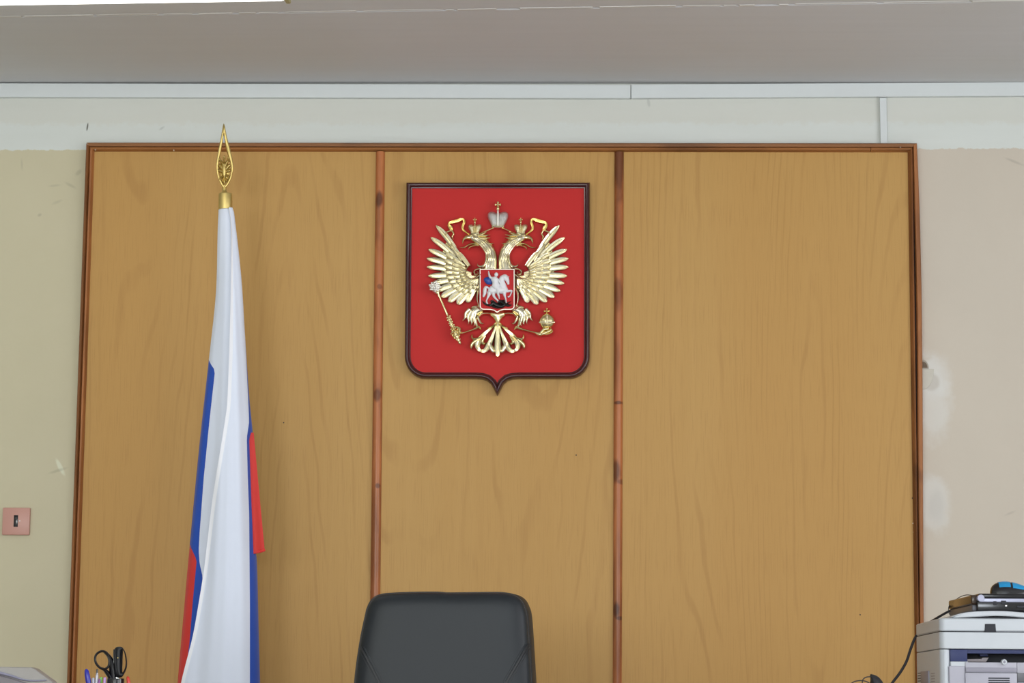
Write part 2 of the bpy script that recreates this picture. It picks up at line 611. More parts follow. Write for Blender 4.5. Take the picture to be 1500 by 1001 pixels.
def tube(pts, r, n=10, g=None, caps=True, closed=False):
    g = g or Geo()
    pts = [Vector(p) for p in pts]
    L = len(pts)
    rr = r if isinstance(r, (list, tuple)) else [r] * L
    vs, fs = [], []
    ref = None
    for i, p in enumerate(pts):
        a = pts[i - 1] if (i > 0 or closed) else pts[i]
        b = pts[(i + 1) % L] if (i < L - 1 or closed) else pts[i]
        t = (b - a)
        t = t.normalized() if t.length > 1e-9 else Vector((0, 0, 1))
        if ref is None:
            ref = Vector((0, 1, 0)) if abs(t.y) < 0.9 else Vector((1, 0, 0))
        s = t.cross(ref).normalized()
        q = s.cross(t).normalized()
        ref = q
        for k in range(n):
            an = 2 * math.pi * k / n
            vs.append(p + (s * math.cos(an) + q * math.sin(an)) * rr[i])
    for i in range(L if closed else L - 1):
        for k in range(n):
            k2 = (k + 1) % n
            j = (i + 1) % L
            fs.append([i * n + k, i * n + k2, j * n + k2, j * n + k])
    if caps and not closed:
        fs.append(list(range(n)))
        fs.append([(L - 1) * n + k for k in range(n)])
    return g.add(vs, fs)


def lathe(p0, p1, prof, n=16, g=None):
    """revolve (t, r) profile about the segment p0-p1; t in 0..1 along it, r in metres"""
    p0, p1 = Vector(p0), Vector(p1)
    return tube([p0 + (p1 - p0) * t for t, r in prof], [max(r, 1e-4) for t, r in prof], n, g)


def ball(c, r, sx=1, sy=1, sz=1, n=14, m=9, g=None):
    g = g or Geo()
    c = Vector(c)
    vs, fs = [], []
    for i in range(1, m):
        a = math.pi * i / m
        for k in range(n):
            b = 2 * math.pi * k / n
            vs.append(c + Vector((r * sx * math.sin(a) * math.cos(b), r * sy * math.sin(a) * math.sin(b), r * sz * math.cos(a))))
    for i in range(m - 2):
        for k in range(n):
            k2 = (k + 1) % n
            fs.append([i * n + k, i * n + k2, (i + 1) * n + k2, (i + 1) * n + k])
    vs.append(c + Vector((0, 0, r * sz)))
    vs.append(c - Vector((0, 0, r * sz)))
    for k in range(n):
        k2 = (k + 1) % n
        fs.append([k, k2, len(vs) - 2])
        fs.append([(m - 2) * n + k, (m - 2) * n + k2, len(vs) - 1])
    return g.add(vs, fs)


def sweep(path, prof, g=None, nrm=None):
    """open path of world points on the wall plane swept with (u, d) profile; u across, d absolute depth"""
    g = g or Geo()
    L, m = len(path), len(prof)
    vs, fs = [], []
    for i, p in enumerate(path):
        for u, d in prof:
            q = p[0] + p[1] * u
            vs.append((q.x, -d, q.z))
    for i in range(L - 1):
        for k in range(m - 1):
            fs.append([i * m + k, i * m + k + 1, (i + 1) * m + k + 1, (i + 1) * m + k])
    fs.append(list(range(m)))
    fs.append([(L - 1) * m + k for k in range(m)])
    return g.add(vs, fs)


# ================================================================== ROOM
EXT = 0.25
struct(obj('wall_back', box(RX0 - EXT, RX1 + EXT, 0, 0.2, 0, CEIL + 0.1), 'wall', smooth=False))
struct(obj('floor', box(RX0 - EXT, RX1 + EXT, RY0 - EXT, 0.2, -0.12, 0), 'floor', smooth=False))


def wall_with_holes(name, axis, pos, lo, hi, holes, z0, z1, thick, wname):
    g = Geo()
    def b(a0, a1, c0, c1):
        if a1 - a0 < 1e-4 or c1 - c0 < 1e-4:
            return
        if axis == 'x':
            box(min(pos, pos + thick), max(pos, pos + thick), a0, a1, c0, c1, g=g)
        else:
            box(a0, a1, min(pos, pos + thick), max(pos, pos + thick), c0, c1, g=g)
    cur = lo
    for c, wd in sorted(holes):
        b(cur, c - wd / 2, 0, CEIL + 0.1)
        b(c - wd / 2, c + wd / 2, 0, z0)
        b(c - wd / 2, c + wd / 2, z1, CEIL + 0.1)
        cur = c + wd / 2
    b(cur, hi, 0, CEIL + 0.1)
    struct(obj(name, g, 'side', smooth=False))


wall_with_holes('wall_right', 'x', RX1, RY0, 0, SIDE_WIN, 0.9, 2.5, 0.2, 'r')
wall_with_holes('wall_front', 'y', RY0, RX0, RX1, BACK_WIN, 0.9, 2.5, -0.2, 'f')
struct(obj('wall_left', box(RX0 - 0.2, RX0, RY0, 0, 0, CEIL + 0.1), 'side', smooth=False))
wn = 1
for axis, lst in (('x', SIDE_WIN), ('y', BACK_WIN)):
    for c, wd in lst:
        g = Geo()
        for (a0, a1, z0, z1) in ((-wd / 2, wd / 2, 0.9, 0.97), (-wd / 2, wd / 2, 2.43, 2.5), (-wd / 2, -wd / 2 + .06, .97, 2.43),
                                 (wd / 2 - .06, wd / 2, .97, 2.43), (-.035, .035, .97, 2.43)):
            if axis == 'x':
                box(RX1 + .06, RX1 + .12, c + a0, c + a1, z0, z1, g=g)
            else:
                box(c + a0, c + a1, RY0 - .12, RY0 - .06, z0, z1, g=g)
        struct(obj('window_%d' % wn, g, 'winframe', smooth=False))
        wn += 1

# ceiling of concrete slabs, the first joint seen about 0.8 m from the wall
ceil = struct(obj('ceiling', box(RX0 - EXT, RX1 + EXT, RY0 - EXT, 0.2, CEIL + 0.035, CEIL + 0.2), 'ceiling', smooth=False))
ja, jb = onz(0, 25, CEIL), onz(1500, 1.5, CEIL)
sl = (jb.y - ja.y) / (jb.x - ja.x)


def slab(off0, off1, name='slab'):
    """slab between two joint lines (offset from the first joint); None = the back wall"""
    xs = [RX0 - 0.05, RX1 + 0.05]
    fr = [ja.y + sl * (x - ja.x) + off0 for x in xs]
    bk = [0.02, 0.02] if off1 is None else [ja.y + sl * (x - ja.x) + off1 for x in xs]
    bev = 0.006
    vs = []
    for z, k in ((CEIL + 0.036, 0), (CEIL + bev, 0), (CEIL, bev)):
        vs += [(xs[0], fr[0] + k, z), (xs[1], fr[1] + k, z), (xs[1], bk[1] - k, z), (xs[0], bk[0] - k, z)]
    fs = [[8, 9, 10, 11], [0, 1, 2, 3]]
    for k in (0, 4):
        for i in range(4):
            j = (i + 1) % 4
            fs.append([k + i, k + j, k + 4 + j, k + 4 + i])
    return obj(name, Geo().add(vs, fs), 'ceiling', ceil, smooth=False)


slab(0.003, None)
q = 0.0
while ja.y - q > RY0 - 0.2:
    slab(-q - 1.19, -q - 0.003)
    q += 1.193
# flaking putty along the joint
g = Geo()
x = RX0
while x < RX1:
    l = random.uniform(0.03, 0.25)
    yj = ja.y + sl * (x + l / 2 - ja.x)
    hh = random.uniform(0.0006, 0.0018)
    y0 = yj - random.uniform(0.004, 0.009)
    y1 = yj + random.uniform(0.004, 0.010)
    vs = [(x, y0, CEIL + .004), (x + l, y0 + sl * l, CEIL + .004), (x + l, y1 + sl * l, CEIL + .004), (x, y1, CEIL + .004),
          (x + .006, y0 + .002, CEIL - hh), (x + l - .006, y0 + .002 + sl * l, CEIL - hh), (x + l - .006, y1 - .002 + sl * l, CEIL - hh), (x + .006, y1 - .002, CEIL - hh)]
    g.add(vs, [[0, 1, 2, 3], [4, 5, 6, 7], [0, 1, 5, 4], [1, 2, 6, 5], [2, 3, 7, 6], [3, 0, 4, 7]])
    x += l + random.choice([0.0, 0.01, 0.06])
MAT['putty'] = plain('pale_joint_putty', rgb(208, 206, 202), 0.6)
obj('joint_putty', g, 'putty', ceil, smooth=False)

# ---- ceiling lamp
lz = CEIL - 0.085
e0, e1 = onz(424, 3.2, lz), onz(0, 9.8, lz)
lx1 = e0.x
ly = (e0.y + e1.y) / 2
lamp = thing('ceiling_lamp', 'lit white fluorescent ceiling lamp at the top left corner', 'ceiling lamp', (lx1 - 0.62, ly - 0.12, CEIL))
ang = math.atan2(e0.y - e1.y, e0.x - e1.x)
LL = 1.24
ax = Vector((math.cos(ang), math.sin(ang), 0))
ay = Vector((math.sin(ang), -math.cos(ang), 0))


def lamp_box(a0, a1, b0, b1, z0, z1, bev):
    t = box(a0, a1, b0, b1, z0, z1, bev)
    t.v = [Vector((e0.x, e0.y, 0)) + ax * v.x + ay * v.y + Vector((0, 0, v.z)) for v in t.v]
    return t


obj('housing', lamp_box(-LL, -0.005, 0.03, 0.20, lz + 0.05, CEIL - 0.001, 0.004), 'pvc', lamp)
obj('diffuser', lamp_box(-LL + 0.01, -0.009, 0.0, 0.23, lz, lz + 0.055, 0.012), 'lamp', lamp, label='glowing white diffuser')
for a in (-LL, -0.010):
    obj('end_cap', lamp_box(a, a + 0.014, -0.004, 0.234, lz - 0.004, lz + 0.06, 0.003), 'yellowcap', lamp, label='yellowed end cap')

# ---- cable trunking
def trunk(name, label, xa, ya0, ya1, xb, yb0, yb1, over=0.0):
    d = 0.022
    a0, a1, b0, b1 = P(xa, ya0, d), P(xa, ya1, d), P(xb, yb0, d), P(xb, yb1, d)
    t = thing(name, label, 'cable trunking', ((a0.x + b0.x) / 2, 0, (a1.z + b1.z) / 2), 'cable trunking on the wall above the panelling')

    def bar(f0, f1, d0, d1, bev):
        top = [a0 + (a1 - a0) * f0, b0 + (b1 - b0) * f0]
        bot = [a0 + (a1 - a0) * f1, b0 + (b1 - b0) * f1]
        return prism([(top[0].x, top[0].z), (top[1].x, top[1].z), (bot[1].x, bot[1].z), (bot[0].x, bot[0].z)], d0, d1, bev)
    obj('base_channel', bar(0.03, 0.97, 0.0, d - 0.004, 0.0), 'pvc', t, smooth=False)
    obj('lid', bar(0.0, 1.0, d - 0.006, d, 0.0015), 'pvc', t, smooth=False)
    return t


trunk('cable_trunking', 'long white cable trunking under the ceiling, left length up to the butt joint', -330, 121.0, 141.5, 923.5, 124.0, 144.0)
trunk('cable_trunking', 'long white cable trunking under the ceiling, right length beyond the butt joint', 924.5, 123.6, 143.8, 1790, 118.3, 138.6)
dd = 0.014
a, b = P(1288.5, 143, dd), P(1298.5, 143, dd)
zb = P(1293, 212, dd).z
t = thing('cable_trunking', 'short narrow vertical cable trunking dropping to the top of the wood panelling', 'cable trunking', ((a.x + b.x) / 2, 0, zb))
xo = P(1290, 209, dd).x - a.x
obj('base_channel', prism([(a.x + .002, a.z), (b.x - .002, a.z), (b.x + xo - .002, zb), (a.x + xo + .002, zb)], 0, dd - .003), 'pvc', t, smooth=False)
obj('lid', prism([(a.x, a.z), (b.x, a.z), (b.x + xo, zb), (a.x + xo, zb)], dd - .005, dd, .001), 'pvc', t, smooth=False)

# ================================================================== PANELLING
PD = 0.014                       # face of the panels
zt = P(750, 210, 0.03).z         # top of the frame
pan = thing('wood_panelling', 'wide oak-look panelling of three tall boards in a stained moulding frame', 'wall panelling', (0, 0, 0.02))


def line(xa, ya, xb, yb, d, ya2=None, yb2=None):
    """world line through two pixels, returned as a function z -> x"""
    a, b = P(xa, ya, d), P(xb, yb, d)
    return lambda z: a.x + (b.x - a.x) * (z - a.z) / (b.z - a.z)


Z0 = 0.02
L_out = line(126, 210, 97.5, 1001, 0.03)
L_in = line(137, 221, 110, 1001, 0.03)
B1l, B1r = line(550, 222, 541.5, 880, 0.03), line(563.5, 222, 556.5, 880, 0.03)
B2l, B2r = line(900, 222, 897.5, 1001, 0.03), line(914, 222, 911, 1001, 0.03)
R_in = line(1330.5, 222, 1340.5, 910, 0.03)
zi = P(750, 221, 0.03).z
ov = 0.008
for xl, xr in ((lambda z: L_out(z) + ov, lambda z: (B1l(z) + B1r(z)) / 2 - .0015), (lambda z: (B1l(z) + B1r(z)) / 2 + .0015, lambda z: (B2l(z) + B2r(z)) / 2 - .0015),
               (lambda z: (B2l(z) + B2r(z)) / 2 + .0015, lambda z: R_in(z) + ov)):
    zz = zt - 0.006
    obj('panel', prism([(xl(zz), zz), (xr(zz), zz), (xr(Z0), Z0), (xl(Z0), Z0)], 0.001, PD), 'panel', pan, smooth=False)


def strip(fl, fr, z_top_l, z_top_r, prof, d0, z_bot=Z0, n=1, gg=None):
    """vertical strip between lines fl, fr; prof = (u 0..1, d) across"""
    g = gg or Geo()
    m = len(prof)
    vs, fs = [], []
    for i in range(n + 1):
        t = i / n
        for u, d in prof:
            ztp = z_top_l + (z_top_r - z_top_l) * u
            z = ztp + (z_bot - ztp) * t
            x = fl(z) + (fr(z) - fl(z)) * u
            vs.append((x, -d, z))
    for i in range(n):
        for k in range(m - 1):
            fs.append([i * m + k, i * m + k + 1, (i + 1) * m + k + 1, (i + 1) * m + k])
    fs.append(list(range(m)))
    fs.append([n * m + k for k in range(m)])
    return g.add(vs, fs)


# left side moulding: dark outer bead and rounded inner bead, mitred at the top
half = lambda z: L_out(z) + (L_in(z) - L_out(z)) * 0.48
zmid = zt + (zi - zt) * 0.48
obj('side_moulding', strip(L_out, half, zt, zmid, [(0, 0), (0, .026), (.2, .032), (.7, .033), (1, .027), (1, 0)], 0), 'moulding_dark', pan)
obj('side_moulding', strip(lambda z: half(z) + .0006, L_in, zmid, zi, [(0, 0), (0, .028), (.25, .034), (.6, .032), (.9, .024), (1, .016), (1, 0)], 0), 'moulding_v', pan)
# right side: inner bead, then an outer strip that has sprung away leaving a dark gap
r_half = line(1337.3, 216, 1346.6, 910, 0.03)
obj('side_moulding', strip(R_in, r_half, zi, zmid, [(0, 0), (0, .016), (.2, .024), (.6, .030), (.9, .028), (1, .022), (1, 0)], 0), 'moulding_dark', pan)
pts_in = catmull([(1337.8, 214), (1339.6, 300), (1342.4, 420), (1343.8, 520), (1344.2, 600), (1344.9, 700), (1347.4, 910), (1349, 1200)], 6)
pts_out = catmull([(1343.5, 209.5), (1347.2, 300), (1350.2, 420), (1351.4, 520), (1352, 600), (1352.4, 700), (1353.4, 910), (1355, 1200)], 6)
vs, fs = [], []
prof = [(0, 0.0), (0, .026), (.15, .034), (.8, .034), (1, .028), (1, 0.0)]
pts_in = [p for p in pts_in]
for (xa, ya), (xb, yb) in zip(pts_in, pts_out):
    for u, d in prof:
        q = P(xa + (xb - xa) * u, ya + (yb - ya) * u, 0.033)
        vs.append((q.x, -d, max(q.z, Z0)))
m = len(prof)
for i in range(len(pts_in) - 1):
    for k in range(m - 1):
        fs.append([i * m + k, i * m + k + 1, (i + 1) * m + k + 1, (i + 1) * m + k])
fs.append(list(range(m)))
fs.append([(len(pts_in) - 1) * m + k for k in range(m)])
obj('side_moulding', Geo().add(vs, fs), 'moulding_v', pan, label='sprung outer strip of the right side moulding')


g = strip(lambda z: r_half(z) - .004, lambda z: r_half(z) + .011, zmid - .02, zmid - .02, [(0, 0), (0, .016), (1, .016), (1, 0)], 0)  # dark strip added behind the mouldings to stand for the shade in the gap
MAT['gap'] = plain('gap_shade_brown', rgb(52, 34, 24), 0.8, 0, 0.2, 30)
obj('gap_shade_strip', g, 'gap', pan)


# top moulding in two lengths, with a thin dark cap above
def topstrip(xa, xb, ma, mb, prof, mat, y0, y1):
    """strip along the top from pixel xa to xb; ma/mb = mitre shift (px) of the lower edge at each end"""
    vs, fs = [], []
    m = len(prof)
    for x, mm in ((xa, ma), (xb, mb)):
        for u, d in prof:
            q = P(x + mm * u, y0 + (y1 - y0) * u, 0.03)
            zz = zt + (zi - zt) * ((y0 + (y1 - y0) * u) - 209.5) / 11.5
            vs.append((q.x, -d, zz))
    for k in range(m - 1):
        fs.append([k, k + 1, m + k + 1, m + k])
    fs.append(list(range(m)))
    fs.append([m + k for k in range(m)])
    obj('top_moulding', Geo().add(vs, fs), mat, pan)


TP1 = [(0, 0), (0, .030), (.3, .034), (1, .032), (1, 0)]
TP2 = [(0, 0), (0, .028), (.3, .033), (.7, .030), (1, .018), (1, 0)]
topstrip(126.3, 1343.2, 5, -6, TP1, 'moulding_cap', 209.0, 214.7)
topstrip(131.2, 1275.2, 6, 0, TP2, 'moulding_h', 214.8, 221.2)
topstrip(1276.0, 1337.3, 0, -6.5, TP2, 'moulding_h', 214.8, 221.2)
HR = [(0, PD - .002)] + [(0.5 - 0.5 * math.cos(a * math.pi / 8), PD + 0.016 * math.sin(a * math.pi / 8)) for a in range(1, 8)] + [(1, PD - .002)]
obj('batten', strip(B1l, B1r, zi - .001, zi - .001, HR, 0), 'batten', pan)
obj('batten', strip(B2l, B2r, zi - .001, zi - .001, HR, 0), 'batten', pan)
for x, y in ((139.5, 219.5), (254.5, 220.2), (1319, 216), (1337.5, 767), (1336, 547), (1339.5, 730), (1338.6, 780)):
    c = P(x, y, 0.033)
    yy = 0.016 if x > 1330 and y > 300 else 0.031
    c = P(x, y, yy)
    obj('nail', lathe(c + Vector((0, .004, 0)), c - Vector((0, .0015, 0)), [(0, .0025), (.7, .0025), (1, .0012)], 8), 'screw', pan)
for x, y in ((415.5, 619.5), (844, 667), (1260, 901), (1336.5, 730)):
    c = P(x, y, PD)
    obj('nail_hole', lathe(c + Vector((0, .002, 0)), c - Vector((0, .0006, 0)), [(0, .0022), (.8, .0022), (1, .001)], 8), 'dark', pan)

# ---- old junction box hole with half a plaster fill, right of the panelling
c = P(1352, 541, 0.004)
s = DIST / F
jb_ = thing('junction_box', 'half-round old wall box hole half filled with plaster at the right edge of the panelling', 'wall box', (c.x, 0, c.z))
arc = [(c.x + 8.5 * s * math.cos(a * math.pi / 12), c.z + 1 * s + 13 * s * math.sin(a * math.pi / 12)) for a in range(13)]
obj('rim', prism(arc, 0.0, 0.006, .001), 'plaster', jb_, smooth=False)
arc = [(c.x + 6.5 * s * math.cos(a * math.pi / 12), c.z + 2 * s + 9 * s * math.sin(a * math.pi / 12)) for a in range(13)]
MAT['holebrown'] = plain('dusty_brown', rgb(112, 98, 82), 0.8, 0, 0.3, 150)
obj('hole', prism(arc, 0.004, 0.007), 'holebrown', jb_, smooth=False)
arc = [(c.x + 16 * s * math.cos(-a * math.pi / 20), c.z + 30 * s * math.sin(-a * math.pi / 20)) for a in range(11)] + [(c.x - 2 * s, c.z - 30 * s), (c.x - 2 * s, c.z)]
MAT['fill'] = plain('grey_plaster_fill', rgb(204, 200, 188), 0.9, 0, 0.06, 60, 0.4)
obj('plaster_fill', prism(arc, 0.0, 0.004, .001), 'fill', jb_, smooth=False)

# ---- light switch
t = thing('light_switch', 'square pink wall switch with a black rocker left of the panelling', 'light switch', P(23, 764, 0))
obj('plate', pxbox(3.2, 744, 43.4, 784, 0, 0.012, 0.003), 'pink', t)
obj('rocker', pxbox(20, 755, 26.2, 772, 0.006, 0.0135, 0.001), 'glossblack', t, label='black rocker')
cc = P(28.6, 763.4, 0.012)
obj('screw', lathe(cc + Vector((0, .002, 0)), cc - Vector((0, .001, 0)), [(0, .0025), (.8, .0025), (1, .0015)], 10), 'steel', t)

# ================================================================== COAT OF ARMS
CX = 729.0
BK = PD + 0.022                  # face of the red backing
arms = thing('coat_of_arms', 'shield-shaped wall emblem with a gold double-headed eagle on red in a dark frame', 'emblem', P(CX, 420, PD))


def K1(x, y):
    return (x / 2.943 + 590, y / 2.943 + 250)


# frame outline (centre line), from the top left clockwise
fp = [(27, 62), (410, 62), (794, 62), (795, 430), (794, 800)]
fp += [(794 - 78 * (1 - math.cos(a * math.pi / 16)), 800 + 82 * math.sin(a * math.pi / 16)) for a in range(1, 9)]
fp += [(620, 882), (500, 882), (470, 884), (445, 892), (424, 910), (413, 930), (407, 950)]
fp += [(401, 930), (390, 910), (369, 892), (344, 884), (314, 882), (190, 882)]
fp += [(20 + 78 * (1 - math.sin(a * math.pi / 16)), 800 + 82 * math.cos(a * math.pi / 16)) for a in range(0, 8)]
fp += [(20, 800), (23, 430)]
n = len(fp)
offs = []
for i in range(n):
    a, b, c = Vector(fp[i - 1]), Vector(fp[i]), Vector(fp[(i + 1) % n])
    t1, t2 = (b - a).normalized(), (c - b).normalized()
    n1, n2 = Vector((t1.y, -t1.x)), Vector((t2.y, -t2.x))      # outward for clockwise in y-down
    m = n1 + n2
    offs.append(m / max(0.42, m.length_squared / 2))
prof = [(1, 0.0), (1, .017), (.93, .024), (.75, .031), (.45, .0355), (.1, .0365), (-.25, .0345), (-.5, .030), (-.62, .0272), (-.66, .0262), (-.95, .0255), (-1, .022), (-1, .004)]
vs, fs = [], []
m = len(prof)
for i in range(n):
    for u, d in prof:
        x, y = K1(fp[i][0] + offs[i].x * 13 * u, fp[i][1] + offs[i].y * 13 * u)
        q = P(x, y, PD + .03)
        vs.append((q.x, -(PD + d), q.z))
for i in range(n):
    j = (i + 1) % n
    for k in range(m - 1):
        fs.append([i * m + k, i * m + k + 1, j * m + k + 1, j * m + k])
obj('frame', Geo().add(vs, fs), 'frame', arms, angle=50)
ins = [K1(fp[i][0] - offs[i].x * 5, fp[i][1] - offs[i].y * 5) for i in range(n)]
ww = [P(x, y, PD + .03) for x, y in ins]
obj('backing', prism([(q.x, q.z) for q in ww], PD, BK), 'red', arms, smooth=False)


def mir(pts):
    return [(2 * CX - p[0],) + tuple(p[1:]) for p in pts]


def R(pts, side, d0, h, prof=ROUND, n=5, g=None, lift=None):
    return ribbon(pts if side < 0 else mir(pts), d0, h, prof, n, g, lift)


def mx(p, side):
    return p if side < 0 else (2 * CX - p[0],) + tuple(p[1:])


TIPS = [(639, 330.5), (631, 348), (627.7, 365.7), (625.3, 379), (625.3, 391.5), (627.3, 404.6), (631.5, 415.6), (637.5, 426.8), (646, 435.5),
        (657, 442.2), (670, 445.7), (684, 443.2)]
ROOTS = [(682, 386), (681, 389), (680, 392), (680, 395), (680, 399), (681, 403), (683, 407), (686, 410), (690, 412), (694, 413), (698, 413), (701, 412)]


def lerp(a, b, t):
    return tuple(x + (y - x) * t for x, y in zip(a, b))


def feather(parent, side, tip, root, hw, d0, h, bend=0.0, blunt=False):
    dx, dy = root[0] - tip[0], root[1] - tip[1]
    l = math.hypot(dx, dy)
    nx, ny = -dy / l, dx / l
    pts = []
    ws = [0.15, 0.62, 0.93, 1.0, 0.92, 0.75] if not blunt else [0.25, 0.82, 1.0, 1.0, 0.9, 0.75]
    ts = [0, 0.09, 0.22, 0.45, 0.75, 1.0]
    for t, k in zip(ts, ws):
        b = bend * math.sin(math.pi * t)
        pts.append((tip[0] + dx * t + nx * b, tip[1] + dy * t + ny * b, hw * k))
    obj('feather', R(pts, side, d0, h, FEATHER, 2, None, (0.0, 0.006)), 'champagne', parent, angle=55)


ED = BK + 0.006
for side in (-1, 1):
    base = [lerp(r, t, 0.62) for r, t in zip(ROOTS, TIPS)]
    poly = base + [(702, 424), (704, 404), (696, 408), (688, 408), (683, 403), (682, 396), (686, 390), (676, 378)]
    poly = [mx(p, side) for p in poly]
    wing = obj('wing', blob(poly, mx((672, 404), side), ED - .002, 0.004, 3, 0.006, 0), 'gold', arms)
    for i, (tp, rt_) in enumerate(zip(TIPS, ROOTS)):
        hw = [5.0, 4.8, 5.0, 4.9, 4.8, 4.8, 4.8, 5.0, 5.3, 5.7, 5.8, 5.2][i]
        feather(wing, side, tp, lerp(tp, rt_, 0.74), hw, ED + 0.0006 * i, 0.009, -1.6 if i < 5 else -0.4, i > 7)
    # second, third and fourth rows of coverts
    for i in range(11):
        tp = lerp(lerp(TIPS[i], TIPS[i + 1], 0.35), lerp(ROOTS[i], ROOTS[i + 1], 0.5), 0.45)
        if i == 0:
            tp = (659.5, 357.5)
        feather(wing, side, tp, lerp(tp, lerp(ROOTS[i], ROOTS[i + 1], 0.5), 0.8), 4.3 if i < 8 else 4.6, ED + .007 + .0005 * i, 0.008, -0.6, i > 6)
    for i in range(11):
        tp = lerp(lerp(TIPS[i], TIPS[i + 1], 0.5), lerp(ROOTS[i], ROOTS[i + 1], 0.5), 0.66)
        if i == 0:
            tp = (670.5, 368.5)
        rr = lerp(ROOTS[i], ROOTS[i + 1], 0.5) if i else (687.5, 390.5)
        feather(wing, side, tp, lerp(tp, rr, 1.0), 3.7 if i < 6 else 4.3, ED + .012 + .0005 * i, 0.008, -0.4, i > 5)
    for i in range(3, 11):
        r_ = lerp(ROOTS[i], ROOTS[i + 1] if i < 11 else ROOTS[i], 0.5)
        tp = lerp(r_, lerp(TIPS[i], TIPS[min(11, i + 1)], 0.4), 0.17)
        tp = (tp[0] + 1, tp[1] + 1)
        feather(wing, side, tp, lerp(tp, (700, 404), 0.65), 3.2, ED + .019 + .0004 * i, 0.006, 0, True)
    obj('flank_feather', R([(704, 420, 2), (701, 428, 3), (699.5, 436, 2.6), (700.5, 444, 2.2), (703.5, 450, .8)], side, ED + .006, .012), 'champagne', wing)
    obj('wing_rim', R([(688, 389, .8), (684, 393, 1.3), (682.2, 398, 1.5), (683.5, 404, 1.6), (688, 408, 1.7), (694, 408.5, 1.7), (699, 406, 1.6), (704, 402, 1.4)],
                      side, ED + .026, .014, ROUND, 5), 'champagne', wing)
    obj('scroll', R([(704, 394, 1.4), (698, 394.5, 1.6), (694.5, 397.5, 1.4), (695.5, 401, 1.2), (699, 402, 1.0), (700.5, 399.5, .8), (698.5, 398, .5)],
                    side, ED + .026, .012, ROUND, 5), 'champagne', wing)
    # ---- head and neck
    head = obj('eagle_head', R([(714, 402, 13), (716.5, 390, 11.8), (719.3, 378, 8.7), (715.8, 365, 8.9), (707, 355, 8.8), (697, 349, 7.6), (688, 347.5, 4.5), (684, 347.5, 2)],
                               side, ED + .006, .020, ROUND, 5), 'champagne', arms)
    nd = ED + .020
    for k, (off, seg) in enumerate(((-0.72, (0, 5)), (-0.4, (0, 4)), (-0.08, (0, 5)), (0.26, (0, 4)), (0.6, (0, 5)))):
        sp = [(714, 400, 12), (716.5, 390, 11), (719.0, 378, 8), (715.5, 365, 8.2), (707, 355, 7.5), (699, 350.5, 6)]
        path = []
        for j in range(len(sp)):
            a, b = sp[max(0, j - 1)], sp[min(len(sp) - 1, j + 1)]
            tx, ty = b[0] - a[0], b[1] - a[1]
            l = math.hypot(tx, ty)
            path.append((sp[j][0] - ty / l * sp[j][2] * off, sp[j][1] + tx / l * sp[j][2] * off))
        for c0, c1 in ((0, 2), (1, 3), (2, 4), (3, 5)):
            p0, p1, p2 = path[c0], path[(c0 + c1) // 2], path[c1]
            st = k * 0.13
            p0 = lerp(p0, p1, st)
            obj('neck_feather', R([(p0[0], p0[1], .4), (p1[0], p1[1], 1.8), (p2[0], p2[1], .5)], side, nd - abs(off) * .010 + .002 * (k % 2), .006, ROUND, 4), 'champagne', head)
    obj('neck_curl', R([(711.5, 374, .8), (711.8, 380, 1.6), (710, 387, 2.0), (705.5, 390.5, 2.0), (700.5, 389.5, 1.4), (699, 386.8, .5)], side, ED + .024, .010), 'champagne', head)
    for pts in ([(700, 344, 2.5), (709, 345.5, 2.2), (718.5, 343.8, .3)], [(700, 348, 2.5), (710, 349, 2.2), (718.5, 348.4, .3)],
                [(708, 352, 2.2), (716, 356.5, 1.8), (724, 356.8, .3)], [(700, 346, 2.5), (708, 342, 2.0), (713, 340, .4)]):
        obj('nape_feather', R(pts, side, ED + .014, .008), 'gold', head)
    obj('beak', R([(693, 347, 3.6), (687.5, 347.4, 3.8), (682, 348.5, 3.2), (678.6, 352, 1.9), (677.6, 357.5, .3)], side, ED + .016, .012), 'gold', head)
    obj('lower_beak', R([(701, 360.5, 1.8), (694, 357.5, 1.5), (687, 358.5, 1.3), (680, 362.5, 1.5), (673, 362.2, .3)], side, ED + .012, .008), 'gold', head)
    obj('lower_beak', R([(699, 359.5, 1.4), (691, 361, 1.3), (687, 363.5, 1.1), (686.3, 367, .3)], side, ED + .012, .007), 'gold', head)
    ex, ey = mx((691.5, 348.5), side)
    obj('eye', ball(P(ex, ey, ED + .031), 2.4 * s, 1, 1, 1, 10, 7), 'silver', head)
    obj('brow', R([(688, 344.5, 1.0), (694, 345.5, 1.4), (699, 348.5, .6)], side, ED + .026, .006), 'champagne', head)


